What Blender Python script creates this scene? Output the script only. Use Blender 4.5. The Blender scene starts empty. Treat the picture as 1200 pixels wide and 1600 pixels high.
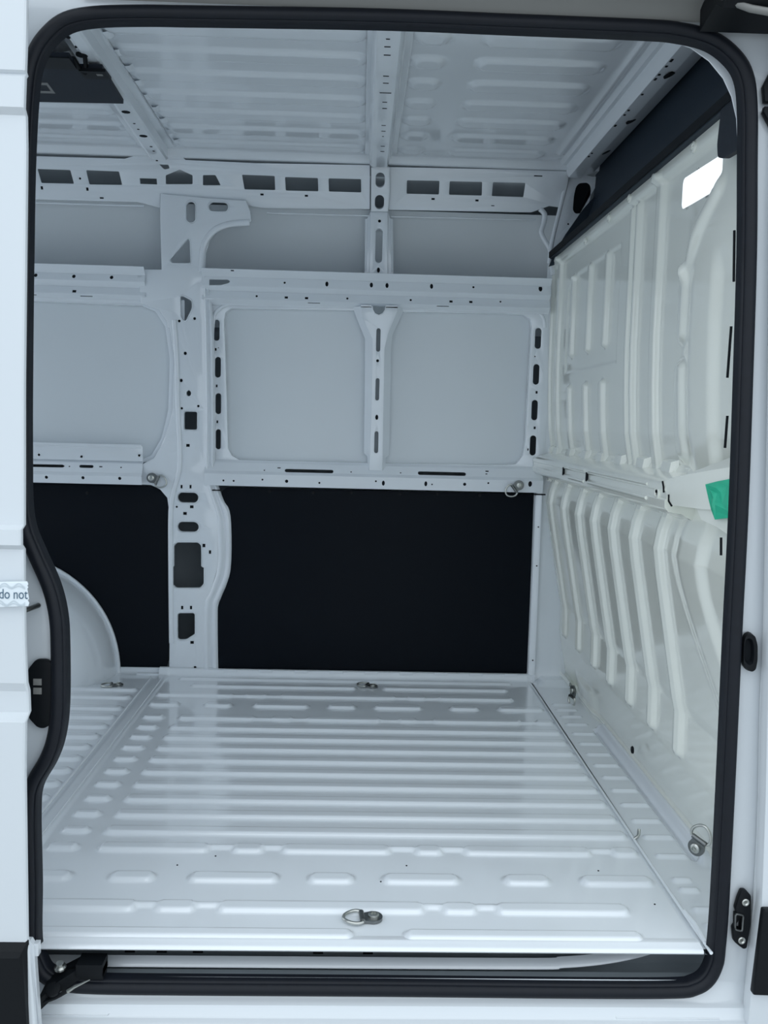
import bpy, bmesh, math, random
import numpy as np
from mathutils import Vector, Matrix
random.seed(4)
sc = bpy.context.scene
COL = sc.collection
# measured sheet-metal outlines, metres (X along the vehicle, Y into it, Z up; origin on the sill)
D = {'cam':{'C':[0.0,-1.5898,0.9802],
'M':[[0.9993,0.022,0.0293],[-0.027,-0.0995,0.9947],[0.0248,-0.9948,-0.0988]]},
'pillar':[(-0.7465,1.7939),(-0.5838,1.7831),(-0.4346,1.7786),(-0.4179,1.7404),(-0.4129,1.7063),(-0.4291,1.6921),(-0.4899,1.6856),(-0.5365,1.6659),(-0.5644,1.633),(-0.5782,1.5866),(-0.5825,1.5105),(-0.5816,1.3433),(-0.5752,1.0136),(-0.5741,0.7861),(-0.5592,0.7018),(-0.5322,0.6222),(-0.527,0.5564),(-0.5261,0.4214),(-0.5547,0.322),(-0.5762,0.2596),(-0.5773,-0.006),(-0.7121,-0.0083),(-0.7099,0.2321),(-0.7128,0.6255),(-0.72,0.6788),(-0.7464,0.7096),(-0.7799,0.7258),(-0.8206,0.7273),(-0.8253,0.7658),(-0.8109,0.8046),(-0.7703,0.8272),(-0.7321,0.8904),(-0.7013,1.0104),(-0.6945,1.1997),(-0.7135,1.321),(-0.7512,1.3758),(-0.8051,1.3929),(-0.8192,1.3971),(-0.8236,1.5196),(-0.7418,1.5219),(-0.7465,1.6961)],
'pillar_h':[('c',-0.6348,1.7314,0.0326,0.0729),('c',-0.5342,1.7528,0.0687,0.0319),[(-0.645,1.6351),(-0.6391,1.6261),(-0.6354,1.549),(-0.7021,1.5471),(-0.71,1.5574)],[(-0.6718,1.4257),(-0.662,1.4271),(-0.6321,1.4117),(-0.6301,1.3862),(-0.6511,1.3397),(-0.6618,1.3423),(-0.6689,1.356)],('o',-0.6759,1.337,0.0094,0.0093),('o',-0.6194,1.3476,0.0094,0.0093),('o',-0.6536,1.2196,0.0107,0.0118),('o',-0.6683,1.1191,0.0107,0.0118),('o',-0.6404,1.0725,0.0166,0.0214),('o',-0.6657,1.0161,0.0083,0.0083),('o',-0.6046,1.0259,0.0083,0.0083),('R',-0.6326,0.9711,0.0469,0.0655),('r',-0.6426,0.8782,0.0119,0.0096),('r',-0.6661,0.7224,0.006,0.0121),('r',-0.6325,0.7231,0.006,0.0121),('c',-0.6417,0.6817,0.0761,0.0363),('o',-0.684,0.6456,0.0072,0.0073),('r',-0.6275,0.6469,0.012,0.0097),('r',-0.6527,0.621,0.0121,0.0097),('c',-0.6407,0.5704,0.0776,0.0366),[(-0.6933,0.4966),(-0.6813,0.5091),(-0.604,0.5107),(-0.5919,0.4987),(-0.5915,0.4189),(-0.5819,0.4178),(-0.5815,0.3537),(-0.596,0.3373),(-0.6858,0.3355),(-0.7004,0.3513),(-0.7005,0.4154),(-0.6932,0.4168)],('r',-0.581,0.5002,0.0097,0.0122),('r',-0.5579,0.4756,0.0073,0.0123),('r',-0.6626,0.2591,0.0073,0.0125),('r',-0.629,0.2598,0.0073,0.0124),[(-0.6735,0.2366),(-0.6199,0.2376),(-0.615,0.2314),(-0.6148,0.1566),(-0.6476,0.1352),(-0.6732,0.1348),(-0.6786,0.1404),(-0.6788,0.2302)],('r',-0.6244,0.1239,0.0122,0.01),('o',-0.6125,0.0261,0.0098,0.0101)],
'rim_tri':[(-0.645,1.6351),(-0.6391,1.6261),(-0.6354,1.549),(-0.7021,1.5471),(-0.71,1.5574)],
'flank_a':[(-0.5872,1.5172),(-0.584,1.3433),(-0.5776,1.0135),(-0.5764,0.786),(-0.5616,0.7017),(-0.5346,0.6222),(-0.5294,0.5564),(-0.5285,0.4214),(-0.5571,0.322),(-0.5786,0.2595),(-0.5798,-0.0061)],
'flank_b':[(-0.5768,1.5189),(-0.5523,1.345),(-0.5431,1.0145),(-0.5419,0.8106),(-0.5294,0.7334),(-0.5097,0.678),(-0.4803,0.6152),(-0.4786,0.4088),(-0.5144,0.3039),(-0.5262,0.2464),(-0.5221,-0.0074)],
'ridge_l':[(-0.6947,1.3402),(-0.685,1.2),(-0.6799,1.011),(-0.6725,0.8679),(-0.6747,0.7837),(-0.6937,0.7108),(-0.7056,0.6257),(-0.7053,0.3808),(-0.7025,0.12)],
'ridge_r':[(-0.5942,1.517),(-0.584,1.3433),(-0.5752,1.0136),(-0.5741,0.7861),(-0.5593,0.7139),(-0.5299,0.6296),(-0.5222,0.5565),(-0.5213,0.4215),(-0.5522,0.3221),(-0.5738,0.2596),(-0.5749,-0.0035)],
'ridge_c':[(-0.4198,1.6992),(-0.4853,1.6927),(-0.5366,1.6751),(-0.5691,1.6443),(-0.5899,1.5978),(-0.5942,1.517)],
'fr_bead_r':[(-0.3861,1.4097),(-0.4787,1.4094),(-0.5307,1.3868),(-0.5542,1.3346),(-0.5576,1.1098),(-0.5537,0.8581),(-0.5414,0.8027),(-0.5098,0.7792)],
'fr_bead_l':[(-0.8311,1.4251),(-0.7792,1.4149),(-0.7367,1.3787),(-0.713,1.3137)],
'fr_bead_e':[(0.6057,1.4188),(0.6543,1.4131),(0.6821,1.3855),(0.6884,1.3524)],
'strut_l':[(-0.687,0.9989),(-0.7179,0.9147),(-0.7536,0.83)],
'strut_l2':[(-0.6869,0.9345),(-0.713,0.8669),(-0.7369,0.8135)],
'win_r':[(-0.5139,1.3474),(-0.5093,1.3757),(-0.4881,1.3904),(-0.3955,1.3918),(-0.0355,1.3961),(0.1537,1.3967),(0.5388,1.4004),(0.6066,1.3976),(0.6339,1.3817),(0.64,1.3511),(0.6365,1.1408),(0.6331,0.9231),(0.6255,0.8693),(0.6022,0.8369),(0.5607,0.8311),(0.0959,0.8275),(-0.1958,0.8279),(-0.4523,0.8267),(-0.4813,0.8429),(-0.496,0.8692),(-0.5081,1.2061)],
'frame_r':[(-0.5806,1.4018),(0.7005,1.4097),(0.712,1.1428),(0.709,0.8125),(0.0963,0.8129),(-0.5776,0.8116)],
'frame_r_h':[('c',-0.5409,1.3091,0.0214,0.0777),('c',-0.5353,1.1725,0.0214,0.0766),('c',-0.5327,1.0371,0.0215,0.0777),('c',-0.5319,0.9035,0.0202,0.0752),('r',-0.5441,1.2383,0.0059,0.0095),('r',-0.5396,1.1031,0.006,0.0095),('r',-0.5364,0.9693,0.006,0.0096),('o',-0.5524,1.2357,0.0036,0.0035),('o',-0.5346,1.2444,0.0036,0.0036),('c',0.6652,1.312,0.0231,0.0773),('c',0.6636,1.1775,0.0231,0.0768),('c',0.6631,1.043,0.0232,0.0767),('c',0.6625,0.9089,0.0233,0.076),('o',0.6565,1.2444,0.0049,0.0047),('r',0.6682,1.1103,0.0073,0.0097),('r',0.6665,0.9761,0.0074,0.0097),('o',0.6442,0.8929,0.0049,0.0098)],
'win_l':[(-1.3382,1.4013),(-1.1979,1.396),(-0.817,1.3905),(-0.7674,1.3708),(-0.7319,1.3179),(-0.7152,1.2006),(-0.7198,1.0102),(-0.746,0.8993),(-0.7844,0.8357),(-0.8181,0.8204),(-1.3482,0.8223)],
'top_r':[{'O':[0,1.798,1.5015],
'V':[0.0,-0.7236,0.6902],
'L':0.0359,'X':[-0.592,0.7],
'h':[('r',-0.4784,0.0287,0.0117,0.0057)]},{'O':[0,1.788,1.4675],
'V':[0.0,0.2822,0.9594],
'L':0.0354,'X':[-0.592,0.7],
'h':[('o',-0.2882,0.0196,0.0082,0.0088),('o',-0.1325,0.0194,0.0118,0.0203),('o',0.0321,0.0206,0.0119,0.0202),('o',0.09,0.0206,0.0118,0.0203),('o',0.2553,0.0225,0.0118,0.0203),('o',0.4111,0.0239,0.0084,0.0089),('o',0.6617,0.0259,0.0144,0.0229),[(-0.5651,0.024),(-0.4971,0.0249),(-0.4885,0.0188),(-0.4918,0.0124),(-0.5218,0.0027),(-0.5639,0.0013)]]},{'O':[0,1.808,1.4517],
'V':[0.0,-0.7847,0.6199],
'L':0.0255,'X':[-0.592,0.7],
'h':[]},{'O':[0,1.794,1.4218],
'V':[0.0,0.424,0.9056],
'L':0.033,'X':[-0.592,0.7],
'h':[('o',-0.3913,0.0155,0.0083,0.0096),('r',-0.2819,0.0134,0.0118,0.0095),('r',-0.2069,0.0132,0.0119,0.0096),('o',-0.0559,0.0166,0.0083,0.0096),('o',0.1796,0.0179,0.0084,0.0096),('r',0.33,0.0166,0.0119,0.0096),('r',0.4042,0.0172,0.012,0.0097),('o',0.5153,0.022,0.0072,0.0083)]},{'O':[0,1.812,1.4078],
'V':[0.0,-0.7894,0.6139],
'L':0.0228,'X':[-0.592,0.7],
'h':[('r',-0.1794,0.0136,0.0451,0.0039),('r',0.3001,0.0162,0.0452,0.0039)]},{'O':[0,1.817,1.4013],
'V':[0.0,-0.6097,0.7926],
'L':0.0082,'X':[-0.592,0.7],
'h':[]}],
'bot_r':[{'O':[0,1.808,0.8171],
'V':[0.0,0.6931,0.7208],
'L':0.0144,'X':[-0.578,0.7],
'h':[]},{'O':[0,1.792,0.7864],
'V':[0.0,0.4622,0.8868],
'L':0.0346,'X':[-0.578,0.7],
'h':[('c',-0.1866,0.0074,0.1831,0.0138),('c',0.3157,0.0096,0.1826,0.0148),('o',-0.355,0.0062,0.006,0.0053),('r',-0.3003,0.0177,0.012,0.0042),('o',-0.0283,0.0077,0.0061,0.0053),('o',0.1591,0.0088,0.006,0.0053),('r',0.4879,0.0239,0.0122,0.0049),('r',0.4851,0.0126,0.0074,0.004)]},{'O':[0,1.78,0.7763],
'V':[0.0,0.7651,0.6439],
'L':0.0157,'X':[-0.578,0.7],
'h':[]},{'O':[0,1.786,0.7311],
'V':[0.0,-0.1316,0.9913],
'L':0.0456,'X':[-0.578,0.7],
'h':[('o',-0.5065,0.0196,0.0077,0.0078),('o',-0.4683,0.019,0.0077,0.0079),('o',-0.3605,0.0262,0.0072,0.0073),('o',-0.2698,0.0222,0.0124,0.0127),('o',-0.1467,0.0187,0.0077,0.0079),('o',0.0659,0.0301,0.0072,0.0074),('o',0.0943,0.0234,0.0111,0.0197),('o',0.2546,0.0247,0.0111,0.0197),('o',0.2782,0.0228,0.006,0.0061),('o',0.4018,0.0264,0.0121,0.0123),('o',0.4913,0.0329,0.0073,0.0074),('o',0.6503,0.0332,0.0146,0.0224)]}],
'top_l':[{'O':[0,1.798,1.4975],
'V':[0.0,-0.6818,0.7316],
'L':0.0381,'X':[-2.6,-0.8],
'h':[]},{'O':[0,1.788,1.473],
'V':[0.0,0.3779,0.9258],
'L':0.0265,'X':[-2.6,-0.8],
'h':[('o',-1.1973,0.015,0.0129,0.0149),('o',-1.059,0.0152,0.013,0.0149),('o',-0.9218,0.0155,0.013,0.0149),('r',-0.8207,0.025,0.014,0.0107)]},{'O':[0,1.808,1.4528],
'V':[0.0,-0.7036,0.7106],
'L':0.0284,'X':[-2.6,-0.8],
'h':[]},{'O':[0,1.794,1.4255],
'V':[0.0,0.4563,0.8898],
'L':0.0307,'X':[-2.6,-0.8],
'h':[('r',-1.0593,0.0096,0.0139,0.0112)]},{'O':[0,1.812,1.4093],
'V':[0.0,-0.7433,0.669],
'L':0.0242,'X':[-2.6,-0.8],
'h':[('r',-1.0165,0.0122,0.0447,0.0038),('r',-1.2082,0.0111,0.0189,0.0037)]},{'O':[0,1.817,1.3983],
'V':[0.0,-0.4138,0.9104],
'L':0.0121,'X':[-2.6,-0.8],
'h':[]}],
'bot_l':[{'O':[0,1.798,0.805],
'V':[0.0,0.7396,0.673],
'L':0.0135,'X':[-2.6,-0.81],
'h':[]},{'O':[0,1.786,0.7698],
'V':[0.0,0.3227,0.9465],
'L':0.0372,'X':[-2.6,-0.81],
'h':[[(-1.2914,0.0263),(-1.1068,0.0271),(-1.098,0.0211),(-1.1058,0.0159),(-1.2902,0.0152)],('c',-1.0186,0.0224,0.0522,0.0112),('o',-1.0816,0.0208,0.0059,0.0049),('r',-0.9654,0.0226,0.0118,0.0044),('o',-0.8902,0.0217,0.006,0.005)]},{'O':[0,1.776,0.7584],
'V':[0.0,0.6594,0.7518],
'L':0.0152,'X':[-2.6,-0.81],
'h':[]},{'O':[0,1.782,0.7269],
'V':[0.0,-0.1871,0.9823],
'L':0.0321,'X':[-2.6,-0.81],
'h':[('o',-1.1623,0.0212,0.0118,0.0124),('o',-1.0271,0.0225,0.0118,0.0123),('o',-0.8911,0.0232,0.0119,0.0123)]}],
'plate_l':[(-1.3335,0.8762),(-0.8143,0.8768),(-0.8072,0.8675),(-0.8073,0.8149),(-1.3346,0.8144)],
'plate_l_b':[(-1.1906,0.8307),(-1.0338,0.8277),(-0.8201,0.8371)],
'can':{'O':[0,1.83,1.745],
'V':[0.0,-0.3969,0.9179]},
'can_l':[(-2.0665,0.0256),(-1.2147,0.0194),(-0.8307,0.0213),(-0.7528,0.0033),(-0.7485,0.0531),(-0.4208,0.0204),(-0.3763,0.0149),(0.0205,0.0226),(0.0166,0.1764),(-0.3943,0.17),(-0.6465,0.1729),(-0.6852,0.204),(-0.7582,0.2017),(-0.8638,0.1704),(-1.1938,0.1686),(-2.026,0.1701)],
'can_r':[(0.0893,0.0224),(0.6198,0.0295),(0.6838,0.0544),(0.737,0.0492),(0.7436,0.1773),(0.5329,0.1773),(0.0839,0.1719)],
'can_lh':[[(-1.1815,0.1257),(-1.0641,0.1255),(-1.0571,0.0787),(-1.1739,0.0777)],[(-1.0074,0.1268),(-0.8896,0.1261),(-0.8833,0.0801),(-1.0016,0.078)],[(-1.2984,0.1264),(-1.2277,0.1264),(-1.2239,0.0783),(-1.2951,0.0783)],('r',-0.7866,0.0955,0.0607,0.0196),[(-0.7428,0.1547),(-0.7098,0.1546),(-0.7062,0.1428),(-0.7254,0.1383)],[(-0.7221,0.1182),(-0.6704,0.1395),(-0.6254,0.1212),(-0.6276,0.0907),(-0.7246,0.0877)],[(-0.5879,0.1233),(-0.5425,0.1247),(-0.5255,0.0899),(-0.5902,0.0879)],[(-0.4466,0.129),(-0.3286,0.1283),(-0.3275,0.0796),(-0.4395,0.0783)],[(-0.2909,0.1257),(-0.1715,0.1259),(-0.1702,0.08),(-0.2885,0.0792)],[(-0.1329,0.1263),(-0.0148,0.1271),(-0.0131,0.081),(-0.1311,0.0805)],('r',-0.3764,0.0624,0.0117,0.0067),('r',-0.2139,0.0629,0.0117,0.0068),('r',-1.1753,0.0608,0.0081,0.0113),('r',-1.011,0.0615,0.0081,0.0112),('o',-1.0327,0.0975,0.008,0.0078),('r',-0.9627,0.0319,0.014,0.005),('o',-0.7997,0.1961,0.0068,0.0043),('o',-0.7499,0.1675,0.0092,0.0043),('o',-0.7644,0.1843,0.0068,0.0043)],
'can_rh':[[(0.1532,0.1285),(0.2718,0.13),(0.2724,0.0825),(0.1537,0.0817)],[(0.3093,0.1299),(0.4279,0.1313),(0.4306,0.0835),(0.3102,0.0829)],[(0.468,0.1319),(0.5869,0.1325),(0.5843,0.0831),(0.4678,0.0831)],('r',0.2522,0.066,0.0118,0.0067),('r',0.4146,0.0658,0.0118,0.0067),('r',0.631,0.1583,0.0304,0.0036),('r',0.4747,0.0491,0.0118,0.0027)],
'post_top':{'O':[0,1.8,1.745],
'V':[0.0,-0.3969,0.9179],
'o':[(0.0241,0.0074),(0.0876,0.0087),(0.091,0.0785),(0.0879,0.1619),(0.074,0.1658),(0.0372,0.1646),(0.0212,0.1598)],
'h':[('c',0.0548,0.1183,0.0324,0.0505),('c',0.0548,0.0416,0.0328,0.0494)]},
'post_up':[(0.0231,1.7552),(0.0869,1.7572),(0.0926,1.5314),(0.0235,1.5305)],
'post_up_h':[('o',0.057,1.7233,0.0109,0.0106),('c',0.0571,1.6342,0.0259,0.1244),('o',0.0572,1.5455,0.0109,0.0186)],
'post_up_f':[(0.0118,1.7351),(0.0208,1.7585),(0.0897,1.7607),(0.0974,1.7378),(0.107,1.7357),(0.1146,1.5333),(0.0057,1.5324),(0.0036,1.7326)],
'fun_o':[(-0.0358,1.4085),(0.156,1.4103),(0.1517,1.3925),(0.1165,1.3111),(0.1119,1.2587),(0.114,1.0313),(0.1148,0.8594),(0.1028,0.8493),(0.1015,0.803),(0.0344,0.8026),(0.032,0.8525),(0.0184,0.8644),(0.0171,1.0289),(0.0136,1.2917),(-0.0206,1.3688)],
'fun_i':[(-0.0071,1.4084),(0.1329,1.4111),(0.1287,1.3877),(0.0975,1.3072),(0.0869,1.2552),(0.0889,1.0302),(0.09,0.8865),(0.0897,0.8504),(0.0885,0.8009),(0.0402,0.8009),(0.0398,0.8492),(0.0397,0.8853),(0.0421,1.029),(0.0408,1.2892),(0.001,1.3654)],
'fun_h':[('c',0.0626,1.2869,0.015,0.0857),('o',0.0617,1.2105,0.011,0.0108),('c',0.0633,1.1049,0.0138,0.0824),('o',0.0636,1.0009,0.0111,0.0191),('c',0.0642,0.9075,0.0144,0.0816)],
'fun_notch':[(0.0379,1.4096),(0.0866,1.4098),(0.0857,1.3981),(0.0765,1.3839),(0.0624,1.3776),(0.0481,1.3831),(0.0394,1.3968)],
'fun_slit':[('r',0.0142,1.409,0.0379,0.0059),('r',0.1092,1.4098,0.0427,0.0058)],
'corner':[(0.7501,1.9206),(0.834,1.9005),(0.8695,1.9017),(0.7821,1.7408),(0.7212,1.6119),(0.689,1.5831),(0.6954,1.6574),(0.7188,1.7733)],
'corner_h':[[(0.7765,1.8622),(0.7877,1.8762),(0.8184,1.8795),(0.8308,1.8685),(0.8308,1.8181),(0.8157,1.7855),(0.7998,1.7689),(0.7786,1.766),(0.7684,1.7795),(0.7708,1.8323)],('o',0.7541,1.7284,0.0071,0.0069)],
'corner_b':[(0.6518,1.785),(0.6692,1.7672),(0.6681,1.7373),(0.6601,1.7025),(0.6733,1.6729),(0.6964,1.6343),(0.7097,1.5465)],
'lin_l':[(-1.4401,0.7246),(-0.8321,0.724),(-0.7722,0.7206),(-0.7362,0.7044),(-0.7193,0.6733),(-0.7145,0.6247),(-0.7139,0.1178),(-0.7163,0.0423),(-0.7261,0.0169),(-0.7481,0.0039),(-0.8338,0.0024),(-0.8583,0.0197),(-1.4544,0.0169)],
'lin_r':[(-0.5195,0.7021),(-0.5028,0.7219),(0.6365,0.7234),(0.6662,0.7191),(0.6693,0.7045),(0.6742,0.4072),(0.6747,0.0283),(0.6653,0.0128),(-0.5148,0.0054),(-0.5248,0.0178),(-0.5306,0.1587),(-0.5288,0.2638),(-0.5,0.334),(-0.481,0.4013),(-0.4827,0.6176),(-0.5097,0.678)],
'lin_screws':[(-0.3353,0.7117),(-0.171,0.7106),(-0.0257,0.7139),(0.159,0.7132),(0.3027,0.7165),(0.4639,0.7152)],
'wall_foot':[0.006],
'bowl_bot':[(-0.719,0.65),(-0.766,1.686),(-0.694,1.45),(-0.686,0.633)],
'bowl_r':[(-0.674,0.718),(-0.685,1.726)],
'bowl_h':[(-0.722,0.692),(-0.722,0.797),(-0.718,1.211),(-0.72,1.437),(-0.719,1.315),(-0.72,1.37),(-0.721,0.748),(-0.721,1.549),(-0.724,1.599)],
'bowc_h':[(0.047,0.632,5),(0.047,0.676,8),(0.048,0.725,9),(0.049,0.86,8),(0.05,0.909,8),(0.051,0.98,17),(0.051,1.052,7),(0.052,1.103,7),(0.053,1.252,7),(0.054,1.306,7),(0.054,1.357,3),(0.056,1.459,7),(0.056,1.515,7)],
'roofribs':[0.842,0.975,1.129,1.292,1.445,1.629,1.726,1.829],
'roofX':[(0.207,0.822),(0.204,0.972),(0.21,1.143),(0.212,1.402),(0.291,0.717),(0.283,0.835),(0.285,1.136),(0.287,1.297),(0.624,0.825),(0.628,1.002),(0.626,1.182),(0.67,1.45),(0.679,0.683),(0.701,1.447)],
'bowr':[(0.732,0.679),(0.76,1.832),(0.726,0.622),(0.744,1.612),(0.774,0.655),(0.777,1.569)],
'bowr_h':[(0.733,0.697),(0.73,0.734),(0.733,0.818),(0.731,0.788),(0.733,0.927),(0.742,1.185),(0.739,1.052),(0.739,1.09),(0.748,1.498),(0.749,1.462)],
'bowr_h2':[(0.7756,-0.0138),(1.1444,0.0004),(1.4688,0.0164)],
'ceilpan':[(-0.887,0.776),(-0.743,0.763),(-0.746,0.833),(-0.68,0.831),(-0.692,1.083),(-0.98,1.116)],
'ceilpan_logo':[(-0.885,0.942),(-0.857,0.939),(-0.862,1.019),(-0.918,1.03)],
'dp_V':[0.0,0.04,0.9992],
'seal':[(-0.3093,1.6848),(0.0272,1.6918),(0.2539,1.6914),(0.4825,1.691),(0.5516,1.688),(0.6098,1.6757),(0.6515,1.6484),(0.6751,1.6136),(0.6848,1.5581),(0.6897,1.457),(0.6962,1.2983),(0.7002,1.0682),(0.7031,0.8341),(0.7024,0.596),(0.7029,0.3538),(0.7022,0.1073),(0.6995,0.0075),(0.696,-0.0238),(0.6826,-0.0528),(0.6588,-0.0693),(0.6161,-0.0759),(0.4326,-0.0771),(0.0691,-0.0757),(-0.2899,-0.0756),(-0.4677,-0.0744),(-0.5268,-0.0686),(-0.5598,-0.0541),(-0.5763,-0.0272),(-0.5869,0.0095),(-0.5869,0.1191),(-0.5893,0.2519),(-0.5835,0.306),(-0.5581,0.3542),(-0.5442,0.3961),(-0.5374,0.4556),(-0.5376,0.5619),(-0.5412,0.6205),(-0.554,0.6729),(-0.5792,0.7306),(-0.5975,0.7766),(-0.6044,0.8284),(-0.6055,0.9203),(-0.6055,1.0343),(-0.6032,1.2595),(-0.5998,1.437),(-0.5921,1.558),(-0.5799,1.6075),(-0.5578,1.6409),(-0.5258,1.6659),(-0.476,1.6775),(-0.3983,1.6826)],
'plate_c':[(-0.5917,0.5198),(-0.5768,0.5389),(-0.5572,0.5392),(-0.5491,0.5323),(-0.5489,0.4198),(-0.5628,0.4113),(-0.5744,0.4135),(-0.5906,0.4311)],
'plate_c_sq':[(-0.5739,0.4976),(-0.5738,0.4811)],
'pin':[(-0.5998,0.63),(-0.5746,0.6363)],
'cup':[(0.7168,0.5962),(0.7198,0.6083),(0.728,0.6132),(0.7379,0.6086),(0.7436,0.5907),(0.745,0.5606),(0.7423,0.5425),(0.7353,0.5376),(0.7254,0.5422),(0.7176,0.5541)],
'striker':[(0.7356,0.125),(0.7442,0.1251),(0.7545,0.114),(0.756,0.058),(0.7508,0.0129),(0.7448,0.0104),(0.7346,0.0178),(0.7257,0.0253),(0.722,0.0515),(0.7266,0.0577),(0.7279,0.0827),(0.7251,0.0889),(0.7302,0.1101)],
'striker_s':[(0.7428,0.1027),(0.739,0.0291)],
'striker_w':[(0.7255,0.0802),(0.7404,0.0778),(0.7394,0.0466),(0.7257,0.0502)],
'hinge':[(0.7176,1.624),(0.7039,1.5945),(0.7076,1.5667),(0.7366,1.5677),(0.7338,1.6246),(0.708,1.5589),(0.7061,1.5498),(0.7226,1.5223),(0.7389,1.5229),(0.737,1.5598)],
'fmould':[(0.759,0.1107),(0.8401,0.1103),(0.8486,-0.054),(0.7466,-0.051)],
'fdoor':[(0.7245,1.6591),(0.7261,1.403),(0.7474,0.7233),(0.7584,0.3104),(0.7614,0.1052),(0.7491,-0.06),(0.7457,-0.165),(0.908,-0.1642),(0.8094,1.6621)],
'pridge':[(0.7334,1.4923),(0.7395,1.2996),(0.7567,0.8353),(0.7625,0.5971),(0.7624,0.4763),(0.7678,0.2934),(0.7683,0.1328),(0.7633,-0.017),(0.7577,-0.1305)],
'sdoor_edge':[(-0.5568,1.6652),(-0.5578,1.594),(-0.5619,1.4761),(-0.5609,1.4194),(-0.5651,1.0311),(-0.5651,0.7836),(-0.563,0.5976),(-0.5576,0.4536),(-0.5586,0.3754),(-0.5542,0.0725),(-0.5498,0.0634),(-0.5363,-0.1274)],
'sdoor_z':[1.6744,1.5421,1.538,1.5319,1.4826,1.4724,0.7919,0.7854,0.7593,0.7506,0.5199,0.5033,0.4666,0.4555,0.0746],
'smould':[(-0.6706,0.0716),(-0.5542,0.0725),(-0.5509,0.0634),(-0.5408,-0.1274),(-0.6714,-0.128)],
'tape':[(-0.6467,0.6959),(-0.5565,0.6993),(-0.5544,0.6944),(-0.556,0.6922),(-0.5544,0.689),(-0.556,0.6867),(-0.5533,0.6693),(-0.5554,0.667),(-0.5528,0.6627),(-0.5544,0.6572),(-0.6468,0.6521)],
'tape_txt':[(-0.6027,0.6694),(-0.5608,0.6702),(-0.5544,0.672),(-0.6027,0.6858)],
'roller':[(-0.5716,-0.0271),(-0.5446,-0.0208),(-0.5316,-0.017),(-0.4822,-0.013),(-0.4821,-0.0338),(-0.5033,-0.034),(-0.5268,-0.0514),(-0.5621,-0.0664),(-0.5798,-0.0702)],
'bh_rivets':[(0.38,1.591),(0.645,1.595),(0.842,1.595),(1.036,1.587),(1.305,1.577)],
'bh_panel':[(1.563,1.165),(0.938,1.173),(1.624,1.225),(1.634,1.428),(1.577,1.486),(1.279,1.51),(1.05,1.514)],
'bh_win':[(0.461,1.553),(0.458,1.486),(0.232,1.476),(0.236,1.542)],
'rail_x':[(1.829,0.845),(0.352,0.875),(1.782,0.804),(0.323,0.82),(0.233,0.885)],
'guss':[(-0.04,0.8691),(-0.0118,0.8766),(0.0532,0.8888),(0.2422,0.917),(0.2517,0.8341),(0.1376,0.8252),(-0.0052,0.8207)],
'guss_top':[(0.0425,0.8881),(0.2386,0.9478)],
'guss_skirt':[(0.0951,0.8223),(0.2516,0.8353),(0.2581,0.7785),(0.2247,0.7826),(0.1773,0.7941),(0.1153,0.8023)],
'tape_g':[(0.1391,0.875),(0.1833,0.8843),(0.2426,0.8943),(0.2509,0.8221),(0.1826,0.8097),(0.1663,0.828),(0.1545,0.8471)],
'bh_slits':[(0.123,1.357),(0.11,1.178),(0.102,1.01),(0.096,0.778),(0.111,1.261),(0.113,1.082),(0.104,0.949),(0.091,0.744)],
'tie_b':[(1.515,0.036),(0.328,0.04)],
'bh_hole':[(0.858,0.073)],
'flap':[(0.202,1.604),(0.098,1.625),(0.079,1.498),(0.177,1.503),(0.204,1.513),(0.211,1.54)],
'trim_end':[(0.6854,1.5703),(0.7025,1.6123),(0.7419,1.6871),(0.8038,1.7805),(0.8552,1.8414),(0.9497,1.8444),(0.7817,1.6446),(0.7182,1.5805)],
'inner_fl':[(0.4933,1.695),(0.5465,1.6879),(0.5882,1.6747),(0.6222,1.6532),(0.6496,1.6235),(0.6664,1.5922),(0.6778,1.5525),(0.6826,1.5011),(0.6981,1.5016),(0.6948,1.5703),(0.6849,1.627),(0.6594,1.6659),(0.6109,1.6948),(0.5633,1.7066),(0.4929,1.7063)],
'tie_f':[(0.048,0.098),(0.069,1.665),(-0.865,1.605)],
'tie_w':[(-0.7742,0.754),(-0.7457,0.7451),(0.6023,0.7592),(0.5811,0.7418)],
'clip':[(0.686,0.452)],
'specks':[(0.126,0.316),(0.067,0.245),(0.553,0.302),(0.258,-0.113),(-0.38,0.308),(-0.303,0.351),(-0.318,0.739),(0.634,0.164)]}
# ------------------------------------------------------------------ camera, sky, exposure
cam = bpy.data.cameras.new('camera'); co = bpy.data.objects.new('camera', cam); COL.objects.link(co)
M = D['cam']['M']
mw = Matrix([[M[i][0], -M[i][1], -M[i][2], D['cam']['C'][i]] for i in range(3)] + [[0, 0, 0, 1]])
co.matrix_world = mw
cam.sensor_fit = 'VERTICAL'; cam.sensor_height = 32.0; cam.lens = 28.0; cam.clip_start = .05
sc.camera = co
w = bpy.data.worlds.new('sky'); sc.world = w; w.use_nodes = True
nt = w.node_tree; nt.nodes.clear()
out = nt.nodes.new('ShaderNodeOutputWorld'); bg = nt.nodes.new('ShaderNodeBackground')
tc = nt.nodes.new('ShaderNodeTexCoord'); sx = nt.nodes.new('ShaderNodeSeparateXYZ'); cr = nt.nodes.new('ShaderNodeValToRGB')
nt.links.new(tc.outputs['Generated'], sx.inputs[0]); nt.links.new(sx.outputs['Z'], cr.inputs[0]); nt.links.new(cr.outputs[0], bg.inputs[0]); nt.links.new(bg.outputs[0], out.inputs[0])
cr.color_ramp.elements[0].position = 0.0; cr.color_ramp.elements[0].color = (.62, .70, .78, 1)
cr.color_ramp.elements[1].position = .6; cr.color_ramp.elements[1].color = (.86, .94, 1.0, 1)
bg.inputs[1].default_value = 1.0
sc.view_settings.view_transform = 'Standard'; sc.view_settings.look = 'None'; sc.view_settings.gamma = 1
sc.view_settings.use_curve_mapping = False
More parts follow.
